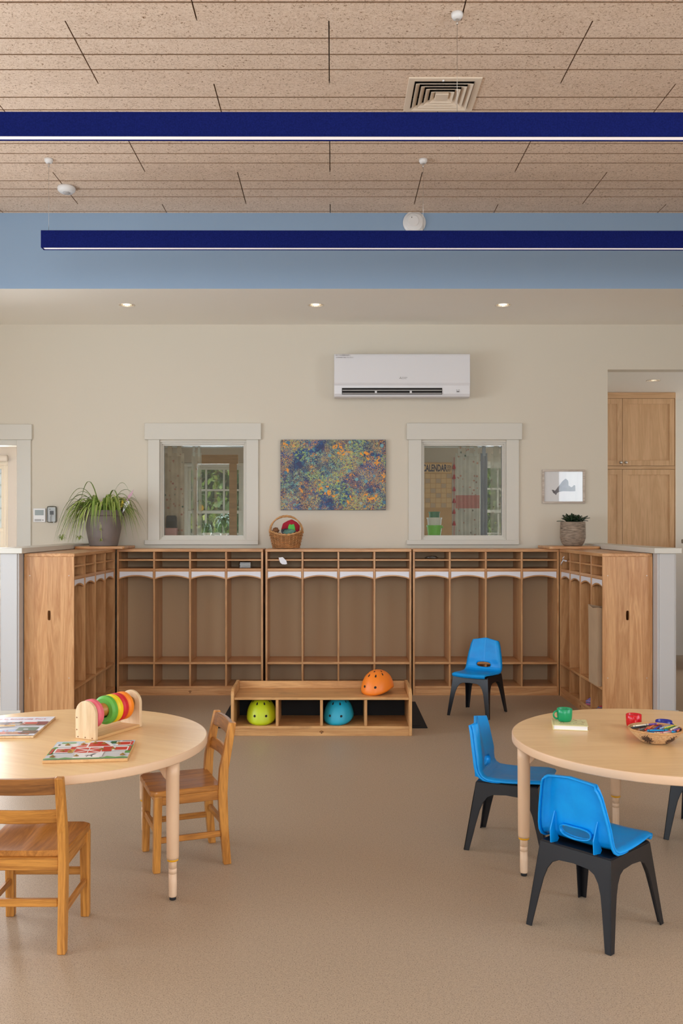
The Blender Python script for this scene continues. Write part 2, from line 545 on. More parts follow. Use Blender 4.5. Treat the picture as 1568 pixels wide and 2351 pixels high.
for k in range(-13, 6):
    y0 = 4.253 + PW * k
    y1 = min(y0 + PW, YB)
    if y1 - y0 < 0.02 or y1 < WB: continue
    off = -0.016 if k % 2 == 0 else -0.016 - PL / 2
    i = -6
    while off + PL * i < WR:
        x0 = off + PL * i; i += 1
        if x0 + PL < WL: continue
        a, bb = max(x0, WL), min(x0 + PL, WR)
        key = (round(bb - a, 3), round(y1 - y0, 3))
        if key not in cache:
            o = panel_mesh(bb - a, y1 - y0).build('ceiling_panel', ['wood_fibre_panel', 'groove_shade'], ceil)
            cache[key] = o.data
        else:
            o = bpy.data.objects.new('ceiling_panel', cache[key]); C.objects.link(o); o.parent = ceil
        o.location = (a, y0, CEIL)

# blue header wall and the lowered white ceiling behind it
struct(MB().box(WL, WR, YB, YB + 0.12, SOF, CEIL + 0.1).build('wall_header', 'blue_paint'))
def holed_slab(b, x0, x1, y0, y1, z0, z1, cy, xs, c=.11, r=.06):
    """slab with a round hole at every (x, cy)"""
    b.box(x0, x1, y0, cy - c, z0, z1).box(x0, x1, cy + c, y1, z0, z1)
    a = x0
    for x in xs:
        b.box(a, x - c, cy - c, cy + c, z0, z1); a = x + c
        sq = []; ci = []
        for k in range(32):
            t_ = 2 * PI * k / 32 + PI / 32; ux, uy = math.cos(t_), math.sin(t_); m_ = max(abs(ux), abs(uy))
            sq.append((x + c * ux / m_, cy + c * uy / m_)); ci.append((x + r * ux, cy + r * uy))
        # square corners
        for qx, qy in ((1, 1), (-1, 1), (-1, -1), (1, -1)):
            k = min(range(32), key=lambda q: (sq[q][0] - x - c * qx) ** 2 + (sq[q][1] - cy - c * qy) ** 2)
            sq[k] = (x + c * qx, cy + c * qy)
        b.ring(sq, ci, z0, z1, 'xy')
    b.box(a, x1, cy - c, cy + c, z0, z1)
    return b
DLY = 7.367
DLX = [(px - 763) / FPX * DLY for px in (291, 725, 1155)] + [2.884]
struct(holed_slab(MB(), WL, WR, YB + 0.0005, YW + WT, SOF - .0005, SOF + 0.03, DLY, DLX).build('ceiling_soffit', 'ceiling_paint'))
struct(MB().box(WL - .2, WR + .2, YB + .12, YW + WT, SOF + .2, SOF + .26).build('ceiling_void', 'wall_paint'))

# back wall with its openings
D1 = (-3.55, -2.769, 0.0, 2.14)
W1 = (-1.535, -0.746, 1.294, 2.171)
W2 = (0.773, 1.546, 1.294, 2.171)
H1 = (2.431, 4.35, 0.0, HALL_Z)
b = MB()
def wall_with_openings(b, x0, x1, z1, y0, y1, ops):
    xs = x0
    for (a, c, z0, zt) in ops:
        b.box(xs, a, y0, y1, 0, z1)
        if z0 > 0: b.box(a, c, y0, y1, 0, z0)
        b.box(a, c, y0, y1, zt, z1)
        xs = c
    b.box(xs, x1, y0, y1, 0, z1)
wall_with_openings(b, WL - .9, 6.2, SOF, YW, YW + WT, (D1, W1, W2, H1))
struct(b.build('wall_back', 'wall_paint'))

# left, right and rear walls with windows (out of view, the daylight's way in; right ones added)
def side_wall(name, x0, x1, wins, Z1, mat='wall_paint'):
    b = MB(); ys = WB - .2; Z0 = 0.85
    for (a, c) in wins:
        b.box(x0, x1, ys, a, 0, CEIL + .1); b.box(x0, x1, a, c, 0, Z0); b.box(x0, x1, a, c, Z1, CEIL + .1); ys = c
    b.box(x0, x1, ys, YW + WT, 0, CEIL + .1)
    return struct(b.build(name, mat))
side_wall('wall_left', WL - .14, WL, WIN_LEFT, HEAD['left'])
side_wall('wall_right', WR, WR + .14, FILL_WIN_RIGHT, HEAD['right'])
b = MB(); xs = WL
for (a, c) in WIN_REAR:
    b.box(xs, a, WB - .14, WB, 0, CEIL + .1); b.box(a, c, WB - .14, WB, 0, .85); b.box(a, c, WB - .14, WB, HEAD['rear'], CEIL + .1); xs = c
b.box(xs, WR, WB - .14, WB, 0, CEIL + .1)
struct(b.build('wall_rear', 'wall_paint'))

# sash windows
wcount = [0]
def sash_window(x0, x1, z0, z1, y, cols=3, rows=2, rot=0.0, org=None, depth=0.05, pane=True):
    """double-hung window in the local xz plane; returns a structure root"""
    wcount[0] += 1
    r = sempty('window_%d' % (wcount[0] + 2), org or (0, 0, 0)); r.rotation_euler = (0, 0, rot)
    t = 0.045
    b = MB().box(x0, x1, y, y + depth + .03, z1 - t, z1).box(x0, x1, y, y + depth + .03, z0, z0 + t)
    b.box(x0, x0 + t, y, y + depth + .03, z0 + t, z1 - t).box(x1 - t, x1, y, y + depth + .03, z0 + t, z1 - t)
    b.build('window_frame', 'trim_paint', r, bevel=0.003)
    zm = (z0 + z1) / 2
    for (a, c, yy) in ((z0 + t, zm + .015, y + .005), (zm - .015, z1 - t, y + .038)):
        s = MB(); w = 0.034
        s.box(x0 + t, x1 - t, yy, yy + .03, a, a + w).box(x0 + t, x1 - t, yy, yy + .03, c - w, c)
        s.box(x0 + t, x0 + t + w, yy, yy + .03, a + w, c - w).box(x1 - t - w, x1 - t, yy, yy + .03, a + w, c - w)
        for i in range(1, cols):
            xx = x0 + t + (x1 - x0 - 2 * t) * i / cols
            s.box(xx - .011, xx + .011, yy + .003, yy + .027, a + w, c - w)
        for i in range(1, rows):
            zz = a + (c - a) * i / rows
            s.box(x0 + t + w, x1 - t - w, yy + .004, yy + .026, zz - .011, zz + .011)
        so = s.build('sash', 'trim_paint', r, bevel=0.002)
        if pane:
            MB().box(x0 + t + w * .5, x1 - t - w * .5, yy + .013, yy + .017, a + w * .5, c - w * .5).build('pane', 'clear_pane', so)
    return r
for (a, c) in WIN_LEFT:
    sash_window(-(c - a) / 2, (c - a) / 2, .85, 2.4, 0.03, 4, 2, PI / 2, (WL, (a + c) / 2, 0), pane=False)
for (a, c) in FILL_WIN_RIGHT:
    sash_window(-(c - a) / 2, (c - a) / 2, .85, HEAD['right'], 0.03, 4, 2, -PI / 2, (WR, (a + c) / 2, 0), pane=False)
for (a, c) in WIN_REAR:
    sash_window(-(c - a) / 2, (c - a) / 2, .85, HEAD['rear'], 0.03, 6, 3, PI, ((a + c) / 2, WB, 0), pane=False)

# the two interior windows of the back wall: casing, stepped stop, pane
def interior_window(n, W, out_l, out_r, head_l, head_r):
    x0, x1, z0, z1 = W
    r = sempty('window_%d' % n)
    y = YW
    MB().box(out_l, x0 + .012, y - .019, y + .0, z0 - .0, 2.179).build('casing', 'trim_paint', r, bevel=.002)
    MB().box(x1 - .012, out_r, y - .019, y + .0, z0 - .0, 2.179).build('casing', 'trim_paint', r, bevel=.002)
    MB().box(head_l, head_r, y - .03, y, 2.179, 2.325).build('head_casing', 'trim_paint', r, bevel=.003)
    MB().box(head_l, out_r, y - .028, y, z0 - .04, z0 + .001).build('sill', 'trim_paint', r, bevel=.003)
    # jamb liner and stepped stops
    for (d, yy0, yy1) in ((0.012, y - .004, y + WT), (0.028, y + .012, y + .1), (0.042, y + .03, y + .08)):
        b = MB()
        b.box(x0, x0 + d, yy0, yy1, z0, z1).box(x1 - d, x1, yy0, yy1, z0, z1)
        b.box(x0 + d, x1 - d, yy0, yy1, z1 - d, z1).box(x0 + d, x1 - d, yy0, yy1, z0, z0 + d)
        b.build('window_stop', 'trim_paint', r, bevel=.0015)
    MB().box(x0 + .038, x1 - .038, y + .05, y + .056, z0 + .038, z1 - .038).build('pane', 'clear_pane', r)
    return r
interior_window(1, W1, -1.625, -.652, -1.654, -.627)
interior_window(2, W2, .672, 1.645, .654, 1.672)

# doorway casing at the far left
b = sempty('door_1')
MB().box(D1[1] - .012, -2.657, YW - .019, YW, 0, 2.179).build('casing', 'trim_paint', b, bevel=.002)
MB().box(D1[0] - .11, D1[0] + .012, YW - .019, YW, 0, 2.179).build('casing', 'trim_paint', b, bevel=.002)
MB().box(D1[0] - .13, -2.645, YW - .03, YW, 2.179, 2.315).build('head_casing', 'trim_paint', b, bevel=.003)
MB().box(D1[0], D1[1], YW - .004, YW + WT, 2.13, 2.1799).build('jamb', 'trim_paint', b, bevel=.002)

# porch room behind that doorway, with its own bright window
YP = 9.0
struct(MB().box(-4.3, -3.9, YP, YP + .12, 0, SOF).box(-3.19, -2.55, YP, YP + .12, 0, SOF)
       .box(-3.9, -3.19, YP, YP + .12, 0, .7).box(-3.9, -3.19, YP, YP + .12, 2.06, SOF).build('wall_porch_end', 'half_wall_paint'))
struct(MB().box(-2.6, -2.5, YW + WT, YP, 0, SOF).build('wall_porch_side', 'wall_paint'))
struct(MB().box(-4.3, -4.18, YW + WT, YP, 0, SOF).build('wall_porch_outer', 'wall_paint'))
struct(MB().box(-4.3, -2.5, YW + WT, YP + .1, 2.5, 2.6).build('ceiling_porch', 'wall_paint'))
sash_window(-3.9, -3.19, .7, 2.06, YP + .005, 2, 1)
sh = thing('roller_shade', 'white roller shade rolled up at the head of the far left window', 'shade', (-3.545, YP - .03, 2.08))
MB().lathe([(0.0, -.36), (.03, -.36), (.03, .36), (.0, .36)], 16, axis='x').build('roll', 'white_plastic', sh)
MB().tube([(.352, -.01, -.01), (.352, -.01, -.85)], .0025, 6).build('cord', 'white_plastic', sh)
MB().lathe([(0.0, -.93), (.006, -.92), (.008, -.87), (0, -.845)], 10, (.352, -.01, 0)).build('cord_weight', 'white_plastic', sh)
area('daylight_porch', (-3.5, YP - .1, 1.4), (-PI / 2, 0, 0), .6, 1.2, 34, (1.0, .95, .93))

# hall behind the right-hand opening
struct(holed_slab(MB(), 2.3, 6.2, YW + WT, 11.1, HALL_Z, HALL_Z + .03, 8.69, [3.047]).build('ceiling_hall', 'ceiling_paint'))
struct(MB().box(2.3, 6.2, YW + WT, 11.1, HALL_Z + .2, HALL_Z + .26).build('ceiling_hall_void', 'wall_paint'))
struct(MB().box(2.3, 2.43, YW + WT, 11.0, 0, HALL_Z).build('wall_hall_side', 'hall_wall'))
struct(MB().box(2.43, 6.2, 10.05, 10.15, 0, HALL_Z).build('wall_hall_end', 'hall_wall'))
struct(MB().box(6.1, 6.2, YW, 10.1, 0, HALL_Z + .2).build('wall_hall_right', 'hall_wall'))
area('hall_fill', (6.05, 8.8, 1.5), (0, PI / 2, 0), 1.6, .9, 30, DAY)  # fill lamp added to brighten the hall; this wall has no window

# office behind the interior windows
YO = 10.9
struct(MB().box(-2.5, 2.3, YW + WT, YO + .15, 2.6, 2.68).build('ceiling_office', 'office_wall'))
b = MB()
OW = ((-1.77, -1.04, 1.0, 2.17), (1.72, 2.24, 1.0, 2.19))
xs = -2.5
for (a, c, z0, z1) in OW:
    b.box(xs, a, YO, YO + .15, 0, 2.6); b.box(a, c, YO, YO + .15, 0, z0); b.box(a, c, YO, YO + .15, z1, 2.6); xs = c
b.box(xs, 2.3, YO, YO + .15, 0, 2.6)
struct(b.build('wall_office_end', 'office_wall'))
sash_window(OW[0][0], OW[0][1], 1.0, 2.17, YO + .02)
sash_window(OW[1][0], OW[1][1], 1.0, 2.19, YO + .02, 2, 2)
area('daylight_office', (-1.4, YO - .05, 1.6), (-PI / 2, 0, 0), .7, 1.1, 26, DAY)
area('daylight_office', (1.98, YO - .05, 1.6), (-PI / 2, 0, 0), .5, 1.1, 20, DAY)

# half walls beside the lockers, each with a cap and a skirting
def half_wall(n, x0, x1):
    s = struct(MB().box(x0, x1, 6.355, YW - .0005, 0, 1.228).build('wall_half_%s' % n, 'half_wall_paint', bevel=.002))
    MB().box(x0 - .03, x1 + .03, 6.325, YW - .0005, 1.2285, 1.267).build('cap', 'trim_paint', s, bevel=.004, seg=2)
    MB().box(x0 - .014, x1 + .014, 6.339, 6.3548, 0, .14).build('skirting', 'trim_paint', s, bevel=.003)
    MB().box(x0 + .012, x1 - .012, 6.347, 6.3548, .14, 1.2284).build('end_board', 'half_wall_paint', s, bevel=.002)
half_wall('left', -2.304, -2.174)
half_wall('right', 2.256, 2.386)

# ------------------------------------------------------------------ outdoors: lawn and trees seen through the office windows
plain('lawn', (92, 116, 52), 0.9, var=0.3, vscale=2)
plain('bark', (120, 104, 84), 0.9, var=0.3, vscale=8)
plain('foliage_a', (112, 132, 48), 0.6, var=0.35, vscale=2.5)
plain('foliage_b', (74, 98, 44), 0.6, var=0.35, vscale=2.5)
plain('foliage_c', (176, 180, 92), 0.6, var=0.3, vscale=2.5)
struct(MB().box(-16, 16, 11.4, 34, -.35, -.25).build('ground_lawn', 'lawn'))
def tree(x, y, h, r, n, mat, label, seed, trunk=True):
    rnd = random.Random(seed)
    t = thing('tree', label, 'tree', (x, y, -.25), 0, 'trees outside the office windows')
    tb = MB()
    tb.tube([(0, 0, 0), (.05, .02, h * .3), (.16, .0, h * .55), (.3, .05, h * .9)], .09, 8, r1=.03)
    tb.tube([(.05, .02, h * .3), (-.3, .0, h * .6), (-.5, .1, h * .85)], .05, 6, r1=.02)
    tb.build('trunk', 'bark', t)
    lb = MB()
    for _ in range(n):
        a = rnd.uniform(0, 2 * PI); q = rnd.random() ** .5 * r
        z = h * rnd.uniform(.16, 1.0)
        p = Vector((q * math.cos(a), q * math.sin(a), z))
        s = rnd.uniform(.035, .075)
        e = Euler((rnd.uniform(0, PI), rnd.uniform(0, PI), rnd.uniform(0, PI))).to_matrix()
        vs = [p + e @ Vector(q2) for q2 in ((-s, 0, 0), (0, -s * .55, 0), (s, 0, 0), (0, s * .55, 0))]
        lb.add(vs, [(0, 1, 2, 3)])
    f = lb.build('foliage', mat, t, fix=False)
    f['kind'] = 'stuff'
tree(-3.2, 15.5, 3.4, 1.5, 3000, 'foliage_a', 'olive green tree outside the left office window', 1)
tree(-.6, 18.9, 3.8, 1.5, 2600, 'foliage_b', 'dark green tree with pale trunk behind the left office window panes', 2)
tree(-2.35, 12.6, 2.0, .6, 900, 'foliage_c', 'yellow green shrub low outside the left office window', 3)
tree(2.6, 15.0, 3.6, 1.3, 2600, 'foliage_a', 'sunlit green tree outside the right office window', 4)
tree(3.9, 18.9, 4.2, 2.0, 3000, 'foliage_b', 'tall dark tree farther behind the right office window', 5)
nh = thing('bright_backdrop', 'white clapboard house brightening the far left window', 'backdrop', (-5.6, 12.6, -.25))  # white sunlit wall added so the porch window looks bright
for k in range(22):
    MB().prism([(0, k * .16), (-.018, k * .16), (0, k * .16 + .17)], -1.9, 2.1, 'yz').build('clapboard', 'backdrop_white', nh)
MB().box(-1.9, 2.1, .0, .2, 0, 3.6).build('backdrop_wall', 'backdrop_white', nh)
hd = thing('woods', 'dense dark hedge far behind the trees outside', 'woods', (0, 21.5, -.25))  # dark leafy backdrop put in for the shade of dense woods
hb = MB().box(-9, 9, 0, .8, 0, 4.4)
rnd = random.Random(77)
for _ in range(5000):
    p = Vector((rnd.uniform(-9, 9), rnd.uniform(-.35, .02), rnd.uniform(0, 4.7))); s_ = rnd.uniform(.1, .2)
    e = Euler((rnd.uniform(0, PI), rnd.uniform(0, PI), rnd.uniform(0, PI))).to_matrix()
    hb.add([p + e @ Vector(q2) for q2 in ((-s_, 0, 0), (0, -s_ * .5, 0), (s_, 0, 0), (0, s_ * .5, 0))], [(0, 1, 2, 3)])
hb.build('foliage', 'foliage_b', hd, fix=False)['kind'] = 'stuff'

# ================================================================== CEILING FIXTURES
def pendant(y, x0, x1, cables, seam, label, rz=0.0):
    zb, zt = 3.192, 3.302
    r = thing('pendant_light', label, 'pendant light', (0, y, 0), rz, 'navy felt linear pendants')
    w = 0.058; t = 0.009
    b = MB()
    b.box(x0, x1, -w / 2, -w / 2 + t, zb, zt).box(x0, x1, w / 2 - t, w / 2, zb, zt)
    b.box(x0, x1, -w / 2 + t, w / 2 - t, zt - t, zt)
    b.box(x0, x0 + t, -w / 2 + t, w / 2 - t, zb, zt - t).box(x1 - t, x1, -w / 2 + t, w / 2 - t, zb, zt - t)
    b.build('felt_housing', 'navy_felt', r, bevel=.0015)
    xs = [x0 + t] + seam + [x1 - t]
    for a, c in zip(xs[:-1], xs[1:]):
        MB().box(a + .001, c - .001, -w / 2 + t, w / 2 - t, zb + .004, zb + .012).build('diffuser', 'diffuser_glow', r)
    for cx in cables:
        cb = MB().tube([(cx, 0, zt), (cx, 0, CEIL - .03)], .0011, 6).build('cable', 'brushed_nickel', r)
        cp = MB().lathe([(.006, -.026), (.02, -.024), (.026, -.014), (.0275, 0)], 24, (cx, 0, CEIL)).build('canopy', 'white_plastic', r)
        MB().lathe([(.004, -.05), (.0055, -.048), (.0055, -.027), (.004, -.025)], 12, (cx, 0, CEIL)).build('cable_grip', 'brushed_nickel', cp)
    return r
pendant(4.19, -1.86, 4.5, [-1.815, .571, 2.966], [.582], 'nearer navy felt linear light running the full width below the ceiling', 0.0022)
pendant(5.86, -1.856, 4.5, [-1.814, .581, 2.976], [.592], 'farther navy felt linear light with its left end in front of the blue wall', 0.0022)

# square supply vent
v = thing('ceiling_vent', 'square cream air diffuser set flush in the wood fibre ceiling', 'vent', (.593, 4.976, CEIL))
hs = .193
MB().ring([(-hs, -hs), (hs, -hs), (hs, hs), (-hs, hs)], [(-.158, -.158), (.158, -.158), (.158, .158), (-.158, .158)], -.008, .001, 'xy').build('frame', 'vent_metal', v, bevel=.002)
MB().box(-.157, .157, -.157, .157, .0, .004).build('plenum', 'dark_void', v)
for i, h in enumerate((.152, .122, .092, .062)):
    b = MB(); g = .024
    o_ = [(-h, -h), (h, -h), (h, h), (-h, h)]; q = h - g; i_ = [(-q, -q), (q, -q), (q, q), (-q, q)]
    vs = [(x, y, -.019) for x, y in o_] + [(x, y, -.002) for x, y in i_] + [(x, y, -.0165) for x, y in o_] + [(x, y, -.0003) for x, y in i_]
    fs = []
    for k in range(4):
        j = (k + 1) % 4
        fs += [(k, j, 4 + j, 4 + k), (8 + k, 12 + k, 12 + j, 8 + j), (k, 8 + k, 8 + j, j), (4 + k, 4 + j, 12 + j, 12 + k)]
    b.add(vs, fs).build('louver', 'vent_metal', v)
MB().box(-.036, .036, -.036, .036, -.018, -.004).build('centre_plate', 'vent_metal', v, bevel=.003)
MB().lathe([(.0, -.012), (.006, -.011), (.006, .0), (0, .0)], 12, (-.01, -.172, -.002)).build('screw', 'white_plastic', v)

# occupancy sensor on the ceiling, smoke alarm on the blue wall
x, y = -1.84, 6.335
t = thing('occupancy_sensor', 'small round white sensor on the ceiling at far left', 'sensor', (x, y, CEIL))
MB().lathe([(.045, -.04), (.058, -.028), (.062, -.012), (.058, 0)], 32).build('body', 'white_plastic', t)
MB().lathe([(.0, -.052), (.016, -.05), (.024, -.046), (.026, -.039)], 20).build('lens', 'ac_grey', t)
sx, sz = XZ(951, 512, YB)
t = thing('smoke_alarm', 'round white smoke alarm on the blue wall above the farther light', 'smoke alarm', (sx, YB, sz))
MB().lathe([(.086, 0), (.086, .012), (.083, .016), (.07, .018), (.068, .026), (.06, .03), (0, .031)], 40).xf(Matrix.Rotation(PI / 2, 4, 'X')).build('body', 'white_plastic', t)
MB().lathe([(.042, .03), (.044, .034), (.04, .037), (0, .038)], 32).xf(Matrix.Rotation(PI / 2, 4, 'X') @ Matrix.Translation((-.01, .006, 0))).build('sounder_disc', 'white_plastic', t, angle=.5)
MB().lathe([(.004, .03), (.004, .041), (0, .041)], 10).xf(Matrix.Rotation(PI / 2, 4, 'X') @ Matrix.Translation((-.022, .03, 0))).build('test_light', 'print_grey', t)

# recessed downlights
def downlight(x, y, z, label, power=5.0):
    t = thing('downlight', label, 'downlight', (x, y, z), 0, 'recessed downlights')
    MB().lathe([(.066, -.0005), (.066, -.003), (.062, -.0045), (.0565, -.003), (.0562, .03)], 32, cap=False).build('trim_ring', 'white_metal', t)
    MB().lathe([(.0562, .0), (.054, .02), (.048, .05), (.038, .075), (.03, .085)], 24, cap=False, smooth=False).build('reflector_cone', 'reflector', t, fix=False)
    MB().lathe([(.036, .07), (.036, .03), (.03, .016), (.016, .008), (0, .006)], 12, smooth=False, cap=False).build('lamp_lens', 'downlight_glow', t)
    l = bpy.data.lights.new('downlight_lamp', 'SPOT'); l.energy = power; l.spot_size = 2.0; l.spot_blend = .8
    l.color = (1, .86, .68); l.shadow_soft_size = .03
    o = bpy.data.objects.new('downlight_lamp', l); C.objects.link(o); o.location = (x, y, z + .05)
DLP = 5
for px, lab in ((291, 'recessed downlight nearest the left end of the lowered ceiling'), (725, 'recessed downlight in the middle of the lowered ceiling'),
                (1155, 'recessed downlight above the air conditioner, right of the middle one')):
    x, y = (px - 763) / FPX * 7.367, 7.367
    downlight(x, y, SOF - .0005, lab, DLP)
downlight(2.884, 7.367, SOF - .0005, 'recessed downlight at the right edge of the lowered ceiling', DLP)
downlight(3.047, 8.69, HALL_Z, 'recessed downlight in the hall ceiling above the tall cabinet', 4)

# ================================================================== LOCKERS
LW, LD, LH = 1.222, 0.350, 1.226
def arch_outline(x0, x1, zt, zs, zc, n=14):
    pts = [(x0, zt), (x0, zs)]
    for i in range(1, n):
        u = i / n; x = x0 + (x1 - x0) * u
        pts.append((x, zs + (zc - zs) * math.sin(PI * u) ** .8))
    return pts + [(x1, zs), (x1, zt)]
def make_locker():
    r = thing('coat_locker', '', 'locker')
    t = 0.0155; h = LW / 2
    MB().box(-h - .001, h + .001, -.004, LD, LH - .024, LH).build('top', 'cherry_x', r, bevel=.004, seg=2)
    # side panels with a hand slot
    slot = []
    for k in range(16):
        a = 2 * PI * k / 16 + PI / 16
        slot.append((LD / 2 + .011 * math.copysign(abs(math.cos(a)) ** .35, math.cos(a)), .79 + .034 * math.copysign(abs(math.sin(a)) ** .6, math.sin(a))))
    outl = []
    for (a_, b_) in slot:   # matching outline on the rectangle
        dx, dz = a_ - LD / 2, b_ - .79
        k = 1e9
        if abs(dx) > 1e-9: k = min(k, (LD / 2) / abs(dx))
        outl.append((dx, dz))
    rect = [(LD, .95), (LD, LH - .024), (LD * .75, LH - .024), (LD * .6, LH - .024), (LD * .4, LH - .024), (LD * .25, LH - .024), (0, LH - .024), (0, .95),
            (0, .62), (0, 0), (LD * .25, 0), (LD * .4, 0), (LD * .6, 0), (LD * .75, 0), (LD, 0), (LD, .62)]
    for s in (-1, 1):
        x0 = -h if s < 0 else h - t
        sp = MB().ring(rect, slot, x0, x0 + t, 'yz').build('side_panel', 'cherry_z', r)
        for (yy, zz) in ((.035, 1.07), (LD - .04, 1.07), (.035, .35), (LD - .04, .35)):
            xx = -h - .0006 if s < 0 else h + .0006
            MB().lathe([(.0035, -.0005), (.0035, .0005)], 10, (xx, yy, zz), axis='x', smooth=False).build('screw_cap', 'brushed_nickel', sp)
    MB().box(-h + t, h - t, LD - .008, LD - .003, .05, LH - .024).build('back_panel', 'locker_back', r)
    cell = (LW - 2 * t - 3 * t) / 4
    xs = [-h + t + i * (cell + t) for i in range(4)]
    BZ = .28
    for i in range(1, 4):
        x = xs[i] - t
        MB().box(x, x + t, .003, LD - .008, BZ, LH - .024).build('divider', 'cherry_z', r, bevel=.002)
        MB().box(x, x + t, .003, LD - .008, .077, BZ - .02).build('lower_divider', 'cherry_z', r, bevel=.002)
    MB().box(-h + t, h - t, .002, LD - .008, BZ - .02, BZ).build('bench', 'cherry_x', r, bevel=.003)
    MB().box(-h + t, h - t, .004, LD - .008, .058, .077).build('bottom_shelf', 'cherry_x', r, bevel=.002)
    tk = MB().box(-h + t, h - t, .008, .024, 0, .058).build('toe_kick', 'cherry_x', r)
    eb = MB()
    for k in range(5):
        a = (k - 2) * .42
        eb.tube([(0, .0078, .022), (.013 * math.sin(a), .0078, .022 + .014 * math.cos(a))], .0012, 5)
        eb.lathe([(0, -.001), (.003, -.0005), (0, .001)], 8, (.014 * math.sin(a), .0078, .022 + .016 * math.cos(a)), axis='y')
    eb.tube([(-.01, .0078, .018), (.01, .0078, .018)], .0012, 5)
    eb.build('maker_emblem', 'oak_dark', tk)
    for i in range(4):
        a, c = xs[i], xs[i] + cell
        MB().box(a, c, .006, LD - .008, 1.127, 1.1395).build('cubby_shelf', 'cherry_x', r, bevel=.0015)
        MB().box(a, c, .004, LD - .008, 1.043, 1.063).build('hook_shelf', 'cherry_x', r, bevel=.002)
        ar = MB().prism(arch_outline(a, c, 1.043, .972, .9985), .012, .024).build('arched_rail', 'cherry_x', r)
        MB().prism(arch_outline(a + .004, c - .004, 1.036, .984, 1.0085), .009, .0118).build('label_strip', 'label_white', ar)
    return r
LY = 7.664
lock = make_locker()
G = 'coat lockers around the corner'
place(lock, (-1.192, LY, 0), 0, 'left cherry locker unit of the back row, under the left interior window', G)
for loc, rz, lab in (((.051, LY, 0), 0, 'middle cherry locker unit of the back row, behind the low bench'),
                     ((1.2855, LY, 0), 0, 'right cherry locker unit of the back row, behind a blue chair'),
                     ((-1.817, 7.049, 0), PI / 2, 'cherry locker unit at left turned sideways against the half wall'),
                     ((1.901, 7.049, 0), -PI / 2, 'cherry locker unit at right turned sideways with a paper bag inside')):
    place(copy_tree(lock), loc, rz, lab, G)

# corner boards bridging the units
def rounded(x0, x1, y0, y1, r, n=5):
    pts = []
    for cx, cy, a0 in ((x1 - r, y0 + r, -PI / 2), (x1 - r, y1 - r, 0), (x0 + r, y1 - r, PI / 2), (x0 + r, y0 + r, PI)):
        for i in range(n + 1):
            a = a0 + PI / 2 * i / n
            pts.append((cx + r * math.cos(a), cy + r * math.sin(a)))
    return pts
def corner_board(x0, x1, label):
    o = MB().prism(rounded(x0, x1, 7.575, 8.03, .03), LH + .0008, LH + .0235, 'xy').build('corner_board', 'cherry_x', bevel=.004)
    tag(o, label, 'board', 'corner boards on the lockers')
corner_board(-2.14, -1.725, 'wooden corner board on the lockers under the spider plant')
corner_board(1.796, 2.222, 'wooden corner board on the lockers under the ridged succulent pot')
CB = LH + .0237

# ================================================================== LOW BENCH SHELF WITH HELMETS
BX, BY = -.0735, 6.184
bn = thing('bench_shelf', 'low wooden bench shelf with four cubbies standing on the floor', 'bench', (BX, BY, 0))
h = .612; t = .022; dp = .37
MB().box(-h + t, h - t, .004, dp, .243, .259).build('bench_top', 'bench_wood', bn, bevel=.002)
for s in (-1, 1):
    x0 = -h if s < 0 else h - t
    MB().prism([(0, 0), (dp, 0), (dp, .318), (.055, .318), (.03, .312), (.01, .297), (0, .275)], x0, x0 + t, 'yz').build('side_panel', 'bench_wood_z', bn, bevel=.003)
MB().box(-h + t, h - t, dp - .018, dp, .259, .312).build('back_rail', 'bench_wood', bn, bevel=.002)
MB().box(-h + t, h - t, .002, dp - .006, .048, .066).build('bottom_shelf', 'bench_wood', bn, bevel=.002)
tk = MB().box(-h + t, h - t, .006, .022, 0, .048).build('toe_kick', 'bench_wood', bn, bevel=.001)
eb = MB()
for k in range(5):
    a = (k - 2) * .42
    eb.tube([(0, .0058, .016), (.014 * math.sin(a), .0058, .016 + .015 * math.cos(a))], .0012, 5)
    eb.lathe([(0, -.001), (.0035, -.0005), (0, .001)], 8, (.015 * math.sin(a), .0058, .016 + .017 * math.cos(a)), axis='y')
eb.build('maker_emblem', 'oak_dark', tk)
inner = 2 * h - 2 * t; cell = (inner - 3 * .019) / 4
cells = []
for i in range(4):
    a = -h + t + i * (cell + .019); cells.append(a + cell / 2)
    if i: MB().box(a - .019, a, .006, dp - .006, .066, .243).build('divider', 'bench_wood_z', bn, bevel=.002)
# perforated back panel: board with a row of open holes along its top edge
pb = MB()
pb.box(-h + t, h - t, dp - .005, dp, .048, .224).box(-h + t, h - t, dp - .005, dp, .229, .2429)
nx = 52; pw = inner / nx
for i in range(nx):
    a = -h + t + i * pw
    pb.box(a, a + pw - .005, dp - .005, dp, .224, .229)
pb.build('pegboard_back', 'dark_void', bn)  # near-black colour stands for the shadow inside the cubbies

mat_ = MB().box(-.805, .668, 6.42, 7.37, 0, .006).box(-.76, .625, 6.465, 7.325, .006, .009)
tag(mat_.build('floor_mat', 'black_mat', bevel=.002), 'flat black rubber floor mat behind the low bench', 'mat')

